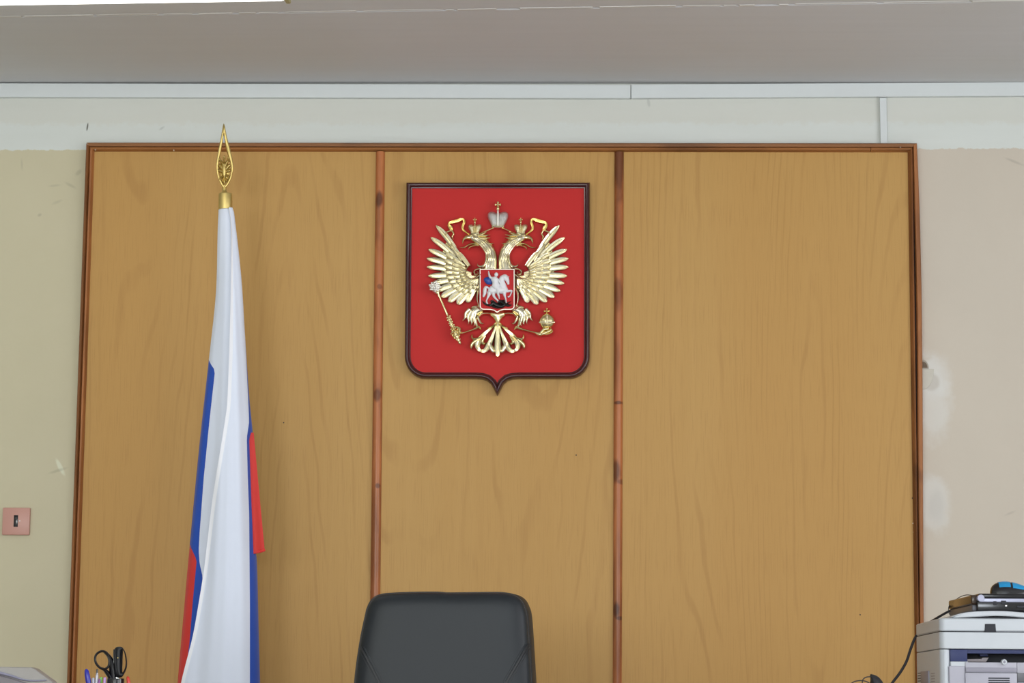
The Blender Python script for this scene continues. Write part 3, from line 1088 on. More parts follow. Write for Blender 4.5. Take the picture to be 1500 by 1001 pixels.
def crown(cx, top, base, wmax, wbase, mats, cross_top, d0):
    """imperial crown: two side lobes, a middle band, base ring and cross"""
    hgt = base - top
    g = Geo()
    for sgn in (-1, 1):
        poly = [(cx + sgn * wmax * a_, base - hgt * b_) for a_, b_ in ((.02, .06), (.3, .05), (.56, .06), (.74, .26), (.92, .50), (1.0, .72), (.96, .90), (.76, 1.0), (.44, 1.0), (.2, .93), (.05, .84), (.02, .4))]
        blob(poly, (cx + sgn * wmax * .5, base - hgt * .55), d0, wmax * s * .55, 5, .004, 3, g)
    cr = obj('crown', g, mats[0], arms)
    obj('middle_band', ribbon([(cx, base - hgt * .1, wmax * .16), (cx, base - hgt * .5, wmax * .15), (cx, top + hgt * .05, wmax * .12), (cx, top - hgt * .12, wmax * .10)],
                              d0 + wmax * s * .42, .005), mats[1], cr)
    obj('base_ring', ribbon([(cx - wbase, base - hgt * .05, .2), (cx - wbase * .98, base - hgt * .06, hgt * .10), (cx, base - hgt * .02, hgt * .11), (cx + wbase * .98, base - hgt * .06, hgt * .10), (cx + wbase, base - hgt * .05, .2)],
                            d0 + wmax * s * .12, .011), mats[2], cr)
    g = ball(P(cx, top - hgt * .2, d0 + .012), wmax * s * .17)
    ch = top - hgt * .3 - cross_top
    cyc = cross_top + ch * .5
    for a in range(4):
        dx, dy = ((0, -1), (1, 0), (0, 1), (-1, 0))[a]
        r_ = ch * .55
        ribbon([(cx, cyc, ch * .16), (cx + dx * r_ * .5, cyc + dy * r_ * .5, ch * .17), (cx + dx * r_, cyc + dy * r_, ch * .34)], d0 + .008, .006, ROUND, 2, g)
    obj('cross', g, mats[3], cr)
    return cr


crown(CX + .4, 310.5, 333, 15.0, 8.6, ('stones', 'silver', 'champagne', 'gold'), 296, ED + .004)
crown(695.6, 328.6, 342.5, 9.6, 5.6, ('jewelgold', 'gold', 'silver', 'gold'), 319.4, ED + .010)
crown(2 * CX - 695.2, 328.6, 342.5, 9.6, 5.6, ('jewelgold', 'gold', 'silver', 'gold'), 319.4, ED + .010)
for side in (-1, 1):
    g = R([(724, 333.5, 1.3), (713, 338, 1.5), (701, 343.5, 1.2)], side, ED + .008, .006)
    R([(689, 344.5, 1.0), (683, 340.5, 1.3), (678, 336, 2.0), (678, 331, 2.3), (680, 325.5, 2.3), (679.0, 322, 2.0), (676, 321.5, 2.2), (671, 323, 3.2), (664, 325, 3.0),
       (658.8, 326.5, 2.2), (657.5, 330, 2.4), (660, 333.5, 4.0), (662, 338, 1.8)], side, ED + .006, .009, LEAFP, 5, g)
    R([(662, 337.5, 1.6), (657, 339, 1.7), (654, 340.5, 1.4), (653, 344.5, .4)], side, ED + .006, .006, ROUND, 5, g)
    R([(662, 337.5, 1.6), (664.5, 342.5, 1.7), (662.5, 346.5, 1.5), (664.2, 351, .4)], side, ED + .006, .006, ROUND, 5, g)
    obj('ribbon', g, 'gold', arms)

# ---- body below the shield, legs, tail
g = blob([(729, 452), (742, 456), (741, 462), (735, 468), (729, 479), (723, 468), (717, 462), (716, 456)], (729, 462), ED + .004, .014, 4, .006, 3)
obj('body', g, 'gold', arms)
for side in (-1, 1):
    leg = obj('leg', R([(706, 452, 6), (697, 455, 8), (692, 462, 7.5), (695, 469, 5), (698, 476, 3), (701.5, 481.5, 2.2)], side, ED + .005, .018), 'champagne', arms)
    for pts in ([(688, 453, 3), (682, 459, 2.8), (681, 466, 2.2), (677.3, 470.3, .4)], [(690, 456, 3), (685.5, 464, 2.6), (686.5, 471, 1.6), (685.8, 475.6, .3)],
                [(693, 458, 3), (690, 466, 2.4), (691, 473, 1.6), (689.8, 476.5, .3)], [(697, 458, 3), (694.5, 467, 2.4), (695.5, 474, 1.4), (693.8, 478, .3)],
                [(703, 454, 2), (697, 449.5, 2), (690, 450.5, .4)], [(700, 463, 2.2), (702.5, 470, 2.0), (705.5, 474, 1.6), (709, 473.6, .4)]):
        obj('thigh_feather', R(pts, side, ED + .014, .009), 'champagne', leg)
    obj('hip', R([(719, 459, 2.4), (711, 458.5, 2.6), (705, 460, 2.6), (700.5, 465, 2)], side, ED + .008, .010), 'gold', leg)
    if side < 0:
        fx, fy = 677, 488
        obj('shank', ribbon([(705, 483.5, .6), (701.5, 479.5, 2.6), (696, 481.8, 2.0), (687, 485, 1.6), (fx, fy, 1.9), (671, 488.5, 2.2)], ED + .010, .011), 'gold', leg)
        for pts in ([(675, 487.5, 2), (670, 480, 2), (664, 481, 1.6), (662, 485.5, .5)], [(674, 488.5, 2), (667, 485, 2), (661, 488, 1.4), (660.5, 491, .5)],
                    [(674, 489.5, 2), (668, 491.5, 1.8), (664, 493.5, 1.5), (662, 491.8, .4)], [(673, 486.5, 1.8), (673.5, 481, 1.6), (669, 478, .5)]):
            obj('claw', ribbon(pts, ED + .022, .008), 'gold', leg)
    else:
        obj('shank', ribbon([(753, 483.5, .6), (756.5, 479.5, 2.6), (762, 481.8, 2.0), (773, 484.8, 1.6), (784, 487.5, 2.2), (791, 489.6, 4.2), (797, 487, 3.2)], ED + .010, .011), 'gold', leg)
        for pts in ([(792, 488, 2.8), (797, 482.5, 2.6), (803, 481.5, 2.0), (801, 478, .4)], [(794, 489.5, 2.8), (801, 486.8, 2.6), (807, 483.5, 2.0), (806.5, 479.5, .4)],
                    [(795, 490, 1.8), (803, 489.8, 1.6), (809, 486.5, 1.2), (809.5, 483.5, .4)]):
            obj('claw', ribbon(pts, ED + .026, .008), 'gold', leg)

tail = obj('tail', blob([(729, 468), (733, 473), (735, 480), (733, 490), (729, 496), (725, 490), (723, 480), (725, 473)], (729, 481), ED + .002, .008, 4, .006, 3), 'gold', arms)
obj('plume', ribbon([(729, 470, 1.2), (729, 485, 3.0), (729, 500, 5.2), (729, 511, 5.6), (729, 516.5, 4.6), (729, 520.5, 3.4), (729, 522.6, .8)], ED + .010, .012, LEAFP), 'champagne', tail)
for side in (-1, 1):
    for pts, w_, mat in (
        ([(727.5, 474, 1.2), (723, 488, 2.4), (718.5, 500, 4.4), (715.5, 507, 5.2), (711, 513, 4.4), (706, 514.5, 3.0), (702.5, 511, .5)], LEAFP, 'champagne'),
        ([(717.5, 502, 2.5), (719, 509, 4.2), (722.5, 515, 3.4), (726, 516, .5)], ROUND, 'champagne'),
        ([(726.5, 473, 1.2), (718, 482, 2.2), (710, 489, 3.4), (704, 496, 4.8), (699.8, 504, 5.2), (700, 510, 4.2), (704, 514, 2.2), (708, 512, .4)], LEAFP, 'champagne'),
        ([(706, 493, 2.5), (697, 499, 3.4), (691.5, 504, 3.6), (690.3, 509, 2.6), (691.3, 512.6, .4)], ROUND, 'gold'),
        ([(704, 494.5, 2.2), (698, 496.5, 2.6), (693, 496.5, 2.5), (691, 493, 2.0), (692.3, 488.8, .4)], ROUND, 'gold'),
        ([(711, 492, 2), (706.5, 499, 3.0), (708, 503.5, 2.4), (711.5, 502, .4)], ROUND, 'gold'),
        ([(726, 476, 1.4), (720.5, 478, 1.6), (715, 480.8, 1.2), (712.5, 479.5, .4)], ROUND, 'gold')):
        obj('plume', R(pts, side, ED + .006, .011, w_), mat, tail)

# ---- sceptre and orb
a, b = P(635.5, 416.5, ED + .020), P(674.5, 505.0, ED + .020)
pr = [(.12, 2.4), (.15, 3.0), (.165, 1.4), (.19, 2.0), (.21, 1.3), (.32, 1.6), (.50, 2.0), (.535, 1.5), (.55, 3.2), (.575, 2.0), (.60, 3.4), (.625, 2.2), (.65, 3.8), (.68, 2.2),
      (.71, 3.4), (.74, 2.4), (.80, 3.4), (.83, 4.6), (.86, 3.4), (.885, 4.2), (.91, 2.2), (.93, 2.9), (.95, 1.6), (.97, 2.1), (1.0, .3)]
g = lathe(a, b, [(t, r * s) for t, r in pr], 12)
for i in range(40):
    t_ = .54 + .44 * i / 39
    an = i * 2.399
    w_ = 2.6 + 2.2 * math.exp(-((t_ - .82) / .09) ** 2) - 1.6 * max(0, t_ - .88) / .1
    c0 = a + (b - a) * t_
    ball(c0 + Vector((math.cos(an) * w_ * s, -abs(math.sin(an)) * w_ * s, math.cos(an) * w_ * s * .45)), (1.5 - .5 * (t_ > .92)) * s, 1, 1, 1, 7, 5, g)
scp = obj('sceptre', g, 'gold', arms, angle=60)
g = ball(P(637.5, 420.5, ED + .022), 5.6 * s)
for i in range(26):
    t = i * 2.399
    r_ = 8.2 * math.sqrt((i + .5) / 26)
    ball(P(637.3 + r_ * math.cos(t), 420.0 + r_ * math.sin(t) * .92, ED + .026 + (1 - r_ / 8.4) * .010), 2.0 * s, 1, 1, 1, 8, 6, g)
ribbon([(630, 419, 1.2), (633, 424, 2.2), (638, 428.5, 2.0), (641.5, 430, .6)], ED + .018, .008, ROUND, 3, g)
obj('sceptre_head', g, 'silver', scp)
ob = obj('orb', ball(P(801.3, 471.2, ED + .014), 12.0 * s, 1, .8, 1, 24, 14), 'gold', arms)
g = Geo()
for i in range(15):
    x = 790.4 + i * 21.8 / 14
    ball(P(x, 472.2 + .3 * math.cos(i), ED + .014 + 10 * s * math.sqrt(max(0, 1 - ((x - 801.3) / 12.2) ** 2)) * .98), 1.25 * s, 1, 1, 1, 8, 6, g)
for i in range(6):
    y = 461.5 + i * 2.0
    ball(P(801.3, y, ED + .014 + 10 * s * math.sqrt(max(0, 1 - ((y - 471.2) / 12.2) ** 2))), 1.3 * s, 1, 1, 1, 8, 6, g)
obj('jewelled_band', g, 'champagne', ob)
g = Geo()
for dx, dy in ((0, -1), (1, 0), (0, 1), (-1, 0)):
    ribbon([(801, 456, 1.1), (801 + dx * 2.0, 456 + dy * 2.0, 1.2), (801 + dx * 4.2, 456 + dy * 4.2, 2.6)], ED + .014, .011, ROUND, 2, g)
obj('cross', g, 'gold', ob)


# ---- small shield with the horseman
def K7(x, y):
    return (x / 12.514 + 695, y / 12.514 + 385)


def shield_outline(k):
    l, r_, t, b = 92 + k, 740 - k, 110 + k, 866 - k
    tip = 925 - k * 1.3
    rr = 75 - k
    pts = [(l, t), (r_, t), (r_, b - rr)]
    pts += [(r_ - rr * (1 - math.cos(a * math.pi / 10)), b - rr + rr * math.sin(a * math.pi / 10)) for a in range(1, 6)]
    pts += [(540, b + 2), (470, b + 18), (416, tip), (362, b + 18), (292, b + 2)]
    pts += [(l + rr * (1 - math.sin(a * math.pi / 10)), b - rr + rr * math.cos(a * math.pi / 10)) for a in range(0, 5)]
    pts += [(l, b - rr)]
    return [K7(*p) for p in pts]


SD = ED + .032
o1 = shield_outline(0)
o2 = shield_outline(26)
w1 = [P(x, y, SD) for x, y in o1]
shd = obj('shield', prism([(q.x, q.z) for q in w1], ED, SD), 'shield_red', arms, smooth=False)
n = len(o1)
vs, fs = [], []
for (k, d) in ((0, SD - .004), (0, SD + .002), (7, SD + .005), (19, SD + .005), (26, SD + .001)):
    vs += [P(x, y, d) for x, y in shield_outline(k)]
for k in range(4):
    for i in range(n):
        j = (i + 1) % n
        fs.append([k * n + i, k * n + j, (k + 1) * n + j, (k + 1) * n + i])
obj('shield_rim', Geo().add(vs, fs), 'shieldrim', shd)


def K(pts):
    return [K7(x, y) + (w_ / 12.514,) for x, y, w_ in pts]


g = Geo()
hd = SD + .002
for pts, h in (
    ([(252, 490, 24), (295, 500, 76), (400, 500, 66), (500, 495, 78), (572, 490, 60), (610, 500, 12)], .014),
    ([(560, 490, 50), (525, 440, 66), (498, 350, 56), (508, 275, 44), (545, 228, 16)], .012),
    ([(500, 255, 24), (555, 262, 52), (595, 305, 42), (615, 360, 27), (625, 400, 16)], .012),
    ([(280, 540, 50), (265, 590, 30), (240, 650, 17), (222, 700, 14), (228, 738, 17), (248, 752, 12)], .010),
    ([(350, 540, 34), (355, 610, 26), (400, 670, 18), (432, 700, 15), (428, 722, 14)], .008),
    ([(545, 530, 45), (553, 600, 24), (572, 660, 14), (580, 720, 13), (592, 748, 15)], .010),
    ([(570, 520, 34), (630, 520, 24), (682, 515, 17), (668, 570, 12), (645, 615, 12), (612, 630, 15)], .009),
    ([(265, 470, 14), (215, 448, 26), (192, 500, 34), (186, 560, 31), (165, 620, 18), (158, 632, 3)], .008),
    ([(600, 275, 12), (625, 258, 10), (640, 262, 3)], .010)):
    ribbon(K(pts), hd, h, ROUND, 4, g)
obj('horse', g, 'white_enamel', shd, label='white enamel rearing horse')
g = Geo()
rd = hd + .008
for pts, h in (
    ([(385, 258, 26), (378, 300, 74), (385, 360, 58), (392, 425, 72), (402, 480, 44)], .012),
    ([(330, 285, 26), (290, 270, 22), (268, 215, 18), (262, 180, 14), (256, 150, 5)], .009),
    ([(400, 430, 30), (425, 500, 30), (430, 560, 22), (450, 620, 15), (455, 665, 6)], .010),
    ([(420, 300, 20), (450, 340, 16), (470, 380, 10)], .008)):
    ribbon(K(pts), rd, h, ROUND, 4, g)
x, y = K7(400, 218)
ball(P(x, y, rd + .006), 3.0 * s, .95, .9, 1.1, 12, 9, g)
obj('rider', g, 'white_enamel', shd, label='white enamel horseman')
cl = [K7(*p) for p in ((170, 310), (200, 270), (260, 258), (320, 255), (350, 275), (330, 330), (322, 385), (270, 405), (210, 382))]
obj('cloak', blob(cl, K7(265, 325), hd, .009, 4, .003, 3), 'blue_enamel', shd)
g = Geo()
for pts, h in (
    ([(145, 695, 3), (185, 750, 16), (250, 780, 18), (320, 770, 34), (340, 735, 40), (370, 760, 40), (430, 790, 44), (500, 800, 36), (560, 770, 28), (620, 785, 26), (680, 775, 8)], .009),
    ([(430, 740, 24), (475, 715, 36), (520, 740, 34), (560, 760, 24)], .011),
    ([(300, 720, 26), (335, 700, 20), (360, 730, 10)], .012),
    ([(560, 760, 14), (620, 735, 12), (672, 705, 3)], .008),
    ([(330, 800, 20), (420, 825, 18), (500, 822, 6)], .009),
    ([(500, 700, 12), (545, 690, 12), (560, 730, 8)], .008)):
    ribbon(K(pts), hd + .001, h, ROUND, 4, g)
obj('dragon', g, 'black_enamel', shd, label='black enamel dragon')
# ================================================================== FLAG
FD = 0.34
ft = P(330, 306, FD)
flag = thing('flag', 'white, blue and red flag hanging furled on a pole with gold spearhead', 'flag', (ft.x, -FD, 0.0))


def interp(tab, y):
    if y <= tab[0][0]:
        return tab[0][1]
    for (y0, x0), (y1, x1) in zip(tab, tab[1:]):
        if y <= y1:
            return x0 + (x1 - x0) * (y - y0) / (y1 - y0)
    return tab[-1][1]


def smooth(tab):
    return [tuple(p) for p in catmull(tab, 5)]


YB = 1290.0
TL = smooth([(304, 320.2), (340, 318.8), (430, 316.2), (529, 305.7), (650, 292.4), (799, 278), (900, 269), (1001, 260.3), (1150, 250), (YB, 246)])
TR = smooth([(304, 340.5), (312, 343), (405, 353.4), (492, 359), (580, 365), (636, 370.6)]) + smooth([(641, 366.8), (690, 368.8), (738, 371), (810, 374.8), (833, 376.7), (1001, 381), (1150, 386), (YB, 389)])
TH = smooth([(304, 335), (342, 338.5), (450, 337.5), (576, 333.5), (620, 329), (723, 312.5), (800, 303), (837, 298.5), (890, 290), (936, 281.5), (997, 266), (1060, 254), (1150, 250.2), (YB, 246.2)])
TB1 = [(529, 305.7), (543, 315), (620, 306.5), (700, 298.5), (780, 292.5), (807, 291), (826, 292.5), (845, 296.8), (860, 297), (YB, 600)]
TB2 = [(799, 278), (821, 288.2), (880, 282.5), (944, 277.4), (960, 275), (1000, 280), (YB, 600)]
TR1 = [(490, 359), (524, 360.6), (600, 364.2), (618, 365), (640, 361.8), (646, 361.6), (700, 363), (753, 365), (887, 366), (1001, 366), (YB, 368)]
ys = [304 + (YB - 304) * (i / 150.0) for i in range(151)]


def depth(x, y, l, r, layer):
    u = (x - (l + r) / 2) / max(1, (r - l) / 2)
    g_ = min(1.0, (y - 300) / 420.0)
    b = (0.020 + 0.058 * g_) * math.sqrt(max(0.0, 1 - min(1, abs(u)) ** 2))
    # long folds running down from the pole head
    k = (x - 332) / (8 + (y - 300) * 0.085)
    fold = 0.0085 * g_ * (math.sin(k * 4.1 + 0.9) + 0.35 * math.sin(k * 8.3 + 2.0 + y * .002))
    fold += 0.0012 * g_ * math.sin(k * 17 + y * 0.009)
    return FD + b + fold - ((0.004 + 0.026 * g_) if layer else 0.0)


g = Geo()


def strip_cloth(fa, fb, cols, mi, layer, edge=0.0):
    vs, ok = [], []
    for y in ys:
        l, r_ = interp(TL, y), interp(TR, y)
        a, b = fa(y), fb(y)
        if b < a:
            b = a
        ok.append(b - a)
        for c in range(cols + 1):
            x = a + (b - a) * c / cols
            vs.append(P(x, y, depth(x, y, l, r_, layer) + edge * (1 - c / cols)))
    fs = []
    for i in range(len(ys) - 1):
        if ok[i] < 1e-4 and ok[i + 1] < 1e-4:
            continue
        for c in range(cols):
            fs.append([i * (cols + 1) + c, i * (cols + 1) + c + 1, (i + 1) * (cols + 1) + c + 1, (i + 1) * (cols + 1) + c])
    g.add(vs, fs, mi)


HEM = lambda y: min(5.2, 1.0 + (y - 304) * .02)
fL = lambda y: interp(TL, y)
fR = lambda y: interp(TR, y)
fH = lambda y: max(interp(TH, y), fL(y))
fB1 = lambda y: fL(y) if y < 529 else max(fL(y), min(interp(TB1, y), fH(y) + 4))
fB2 = lambda y: fL(y) if y < 799 else max(fL(y), min(interp(TB2, y), fB1(y)))
fR1 = lambda y: fR(y) if y < 490 else min(fR(y), interp(TR1, y))
strip_cloth(fL, fB2, 6, 2, 1)
strip_cloth(fB2, fB1, 6, 1, 1)
strip_cloth(fB1, lambda y: fH(y) + 4, 10, 0, 1)
strip_cloth(lambda y: fH(y), lambda y: fH(y) + HEM(y), 3, 3, 0, .005)
strip_cloth(lambda y: fH(y) + HEM(y), fR1, 34, 0, 0)
strip_cloth(fR1, fR, 8, 1, 0)
# back of the furled cloth
vs, fs = [], []
for y in ys:
    l, r_ = fL(y), fR(y)
    gg = min(1.0, (y - 300) / 420.0)
    for c in range(9):
        u = -1 + c / 4
        vs.append(P((l + r_) / 2 + u * (r_ - l) / 2, y, FD - .018 - (0.012 + .03 * gg) * math.sqrt(max(0, 1 - u * u))))
for i in range(len(ys) - 1):
    for c in range(8):
        fs.append([i * 9 + c, i * 9 + c + 1, (i + 1) * 9 + c + 1, (i + 1) * 9 + c])
o_ = len(g.f)
g.add(vs, fs, 0)
for k in range(len(fs)):
    i, c = divmod(k, 8)
    g.mi[o_ + k] = (0 if ys[i] < 530 else 1 if ys[i] < 800 else 2) if c < 4 else (0 if ys[i] < 490 else 1)
# red tail of the cloth hanging behind on the right, with its hem
vs, fs = [], []
N = 26
for i in range(N + 1):
    t = i / N
    for c in range(7):
        u = c / 6
        y = 634 + (812 - 634) * t - u * 5 * t
        l_ = interp([(634, 362), (738, 366), (812, 371)], y)
        r_ = interp([(634, 371.6), (690, 376.8), (746, 382), (812, 388.3)], y)
        vs.append(P(l_ + (r_ - l_) * u, y, FD + .012 + .012 * math.sin(u * 4 + t) * t))
for i in range(N):
    for c in range(6):
        fs.append([i * 7 + c, i * 7 + c + 1, (i + 1) * 7 + c + 1, (i + 1) * 7 + c])
g.add(vs, fs, 2)
co = obj('flag_cloth', g, ['flagwhite', 'flagblue', 'flagred', 'hem'], flag, angle=80)
g2 = ribbon([(373.5, 810, 2.0), (381, 808.2, 2.2), (388.4, 806, 2.0)], FD + .016, .004)
MAT['redhem'] = cloth('red_hem', rgb(226, 60, 52))
obj('hem', g2, 'redhem', co)
# fine stitched line of the white hem
# pole, ferrule, base
pole_x = ft.x
pb, ptop = Vector((ft.x, -FD, 0.0)), P(330, 300, FD)
ptop.y = -FD + 0.004
obj('pole', lathe((ft.x, -FD + .004, .04), ptop, [(0, .012), (1, .012)], 14), 'brass', flag)
obj('pole_base', lathe(pb, (ft.x, -FD, 0.07), [(0, .17), (.25, .17), (.5, .06), (.8, .03), (1, .025)], 24), 'blackplastic', flag)
f0, f1 = P(330, 307, FD), P(330.3, 284, FD)
pxm = (DIST - FD) / F
obj('ferrule', lathe(f0, f1, [(0, 10.4 * pxm), (.04, 10.6 * pxm), (.93, 10.4 * pxm), (1, 9.8 * pxm), (1, 2 * pxm)], 24), 'brass', flag, angle=50)
# spearhead: hollow drop-shaped rim
out = catmull([(327.8, 180.5), (323.6, 201), (319.6, 221), (316.6, 240), (317.0, 252), (320, 263), (324.6, 272), (328.5, 276.5), (333.5, 272), (338.6, 262), (341.8, 249), (341.5, 239), (337.6, 220), (332.3, 200)], 3, True)
inn = catmull([(327.8, 198), (326.4, 208), (323.8, 222), (320.4, 238), (320.0, 251), (322.4, 261), (326, 268.5), (328.6, 271.5), (332, 268.5), (336.3, 260.5), (338.6, 249), (337.2, 238), (331.8, 221), (329.4, 208)], 3, True)
n = len(out)
vs, fs = [], []
for t, d in ((0, -.008), (0, .006), (.25, .010), (.75, .010), (1, .006), (1, -.008)):
    vs += [P(a[0] + (b[0] - a[0]) * t, a[1] + (b[1] - a[1]) * t, FD + d) for a, b in zip(out, inn)]
for k in range(6):
    for i in range(n):
        j = (i + 1) % n
        k2 = (k + 1) % 6
        fs.append([k * n + i, k * n + j, k2 * n + j, k2 * n + i])
fin = obj('finial', Geo().add(vs, fs), 'brass', flag, angle=50)
obj('stem', lathe(P(328.8, 286, FD), P(328.6, 272, FD), [(0, 8.5 * pxm), (.12, 8 * pxm), (.3, 4.2 * pxm), (.6, 3.0 * pxm), (1, 4 * pxm)], 16), 'brass', fin)
# small openwork eagle inside the spearhead
g = Geo()
for pts in ([(328, 240, 3.4), (328.3, 248, 4.6), (328.3, 256, 3.6), (328.5, 262, 1.2)],
            [(327, 244, 2.6), (325, 238, 1.8), (322.5, 235.5, 1.4), (320.6, 237.5, .5)], [(329.6, 244, 2.6), (331.8, 238, 1.8), (334.5, 235.5, 1.4), (336.5, 237.5, .5)],
            [(328.5, 238, 1.2), (328.5, 232, 1.6), (328.5, 228, .4)], [(322.5, 236, 1.2), (321.5, 232.5, 1.4), (321, 230.5, .4)], [(333.5, 235.5, 1.2), (333.8, 232, 1.4), (334, 230.5, .4)],
            [(326, 248, 2.4), (322.5, 243, 2.8), (319.4, 241, 1.2)], [(326, 251, 2.4), (322, 250, 2.6), (318.8, 249, 1.0)],
            [(331, 248, 2.4), (334.5, 243, 2.8), (338.4, 241, 1.2)], [(331, 251, 2.4), (335.5, 250, 2.6), (338.8, 248, 1.0)],
            [(327, 258, 1.6), (323.5, 260, 1.4), (321.5, 262.5, 1.6), (323.5, 265.5, .6)], [(330, 258, 1.6), (333.5, 257, 1.6), (335.5, 260, 1.4), (333, 264.5, .6)],
            [(328.4, 260, 1.6), (328.5, 266, 2.8), (328.6, 271, .8)], [(327.6, 260, 1.2), (325, 266, 1.8), (324, 269, .5)], [(329.6, 260, 1.2), (332.2, 265, 1.8), (333.2, 268, .5)]):
    ribbon(pts, FD, .012, ROUND, 3, g)
for x, y in ((321.2, 233.5), (334.2, 231.5), (328.4, 230)):
    ball(P(x, y, FD + .008), 1.7 * pxm, 1, 1, 1, 8, 6, g)
obj('eagle_ornament', g, 'brass', fin)
obj('ornament_plate', blob([(322, 240), (328, 237), (335, 240), (337.5, 248), (335, 258), (329, 266), (323, 259), (320.5, 249)], (328.5, 249), FD - .004, .003, 3, .003, 2), 'brass', fin)
# ================================================================== CHAIR
KD = 1.15
cp = (DIST - KD) / F
fc = P(650, 1100, KD)
chair = thing('office_chair', 'high-backed black leather office chair standing in front of the panelling', 'chair', (fc.x, -KD, 0))
ol = catmull([(519.7, 1001), (527.5, 942), (535.6, 902), (538.8, 890), (545.5, 878.5), (557, 872), (575, 869.8), (606, 868.6), (640, 868.4), (656, 869.4), (680, 869.2), (720, 868.8), (738, 869.2),
              (752, 871.8), (762, 878), (768, 888), (772.2, 904), (775.5, 950), (778.5, 1001), (783, 1100), (781, 1180), (764, 1212), (650, 1220), (536, 1212), (515, 1180), (513, 1100)], 5, True)
n = len(ol)


def ring(t, d, sh=0.0):
    vs = []
    for x, y in ol:
        cy_ = min(max(y, 965), 1130)
        cx_ = 649
        vs.append(P(cx_ + (x - cx_) * t + sh, cy_ + (y - cy_) * (1 - (1 - t) * (1.0 if y < 965 else 1.0)), d))
    return vs


def rings_mesh(rs, close=True):
    vs, fs = [], []
    for r_ in rs:
        vs += r_
    for k in range(len(rs) - 1):
        for i in range(n):
            j = (i + 1) % n
            fs.append([k * n + i, k * n + j, (k + 1) * n + j, (k + 1) * n + i])
    return vs, fs


TS = [(1.0, KD - .012), (.997, KD - .003), (.985, KD + .005), (.965, KD + .011), (.93, KD + .0165), (.88, KD + .020), (.8, KD + .022), (.6, KD + .023), (.3, KD + .022), (.02, KD + .022)]
vs, fs = rings_mesh([ring(t, d) for t, d in TS])
fs.append([(len(TS) - 1) * n + i for i in range(n)])
back = obj('backrest', Geo().add(vs, fs), 'leather', chair, angle=70)
BS = [(1.0, KD - .012, 0), (.998, KD - .016, 1.5), (1.0, KD - .03, 4), (.995, KD - .06, 8), (.98, KD - .085, 9), (.94, KD - .10, 8), (.6, KD - .115, 5), (.02, KD - .12, 4)]
vs, fs = rings_mesh([ring(t, d, sh) for t, d, sh in BS])
fs.append([(len(BS) - 1) * n + i for i in range(n)])
obj('back_shell', Geo().add(vs, fs), 'leather', chair, angle=70)
obj('piping', tube(ring(0.998, KD - .0085), .0028, 6, closed=True), 'leather_dark', back)


def seam(p0, p1, w_, mat, nm, d=0.0):
    pts = []
    for i in range(30):
        t = (i / 29) ** 1.6
        x, y = p0[0] + (p1[0] - p0[0]) * t, p0[1] + (p1[1] - p0[1]) * t
        xl_ = interp([(902, 535.6), (942, 527.5), (1001, 519.7), (1100, 513)], y)
        xr_ = interp([(904, 772.2), (950, 775.5), (1001, 778.5), (1100, 783)], y)
        e_ = max(0.0, min(x - xl_, xr_ - x))
        dd_ = interp([(0, -.012), (.4, -.003), (1.9, .005), (4.4, .011), (8.8, .0165), (15, .020), (25, .022)], e_)
        pts.append(P(x, y, KD + dd_ + d))
    obj(nm, tube(pts, w_, 6), mat, back)


for k, (q0, q1) in enumerate((((529, 949), (592, 1070)), ((774.2, 944.5), (702, 1070)))):
    sg = 1 if k == 0 else -1
    seam(q0, q1, .0042, 'leather_dark', 'seam', -.0022)
    seam((q0[0] + sg * 4.2, q0[1] - .5), (q1[0] + sg * 4.2, q1[1] - .5), .0034, 'leather', 'seam', -.0016)
    seam((q0[0] - sg * 4, q0[1] + 1.5), (q1[0] - sg * 4, q1[1] + 1.5), .0014, 'leather_dark', 'stitching', -.0006)
# lower part of the chair, below the frame of the photograph
g = box(fc.x - .26, fc.x + .26, -KD - .50, -KD + .02, .42, .53, .045, 4)
obj('seat', g, 'leather', chair)
for sg in (-1, 1):
    x = fc.x + sg * .29
    obj('armrest', tube([(x, -KD - .06, .5), (x, -KD - .06, .66), (x, -KD - .12, .70), (x, -KD - .36, .69), (x, -KD - .40, .64), (x - sg * .02, -KD - .36, .47)], .018, 8), 'blackplastic', chair)
obj('gas_lift', lathe((fc.x, -KD - .22, .10), (fc.x, -KD - .22, .43), [(0, .03), (.5, .03), (.5, .022), (1, .022)], 14), 'blackplastic', chair)
for k in range(5):
    an = 2 * math.pi * k / 5 + .3
    e = Vector((fc.x + .3 * math.cos(an), -KD - .22 + .3 * math.sin(an), .075))
    lg = obj('base_leg', tube([(fc.x, -KD - .22, .12), e], [.03, .018], 8), 'blackplastic', chair)
    obj('caster', tube([e + Vector((0, 0, -.045)) + Vector((-math.sin(an), math.cos(an), 0)) * .02, e + Vector((0, 0, -.045)) - Vector((-math.sin(an), math.cos(an), 0)) * .02], .03, 14), 'blackplastic', lg)

# ================================================================== DESK with pen organizer
GD = 1.9
gp = (DIST - GD) / F
DT = 0.75
xl, xr = P(-330, 1000, GD).x, P(330, 1000, GD).x
desk = thing('desk', 'brown laminate desk below the pen organizer', 'desk', ((xl + xr) / 2, -GD, 0))
obj('desk_top', box(xl, xr, -GD - .45, -GD + .25, DT - .028, DT, .002), 'desk', desk)
for x in (xl + .03, xr - .055):
    obj('side_panel', box(x, x + .025, -GD - .4, -GD + .22, 0, DT - .028), 'desk', desk)
obj('back_panel', box(xl + .055, xr - .055, -GD + .17, -GD + .19, .25, DT - .028), 'desk', desk)


def at(x, y, dy=0.0):
    return P(x, y, GD + dy)


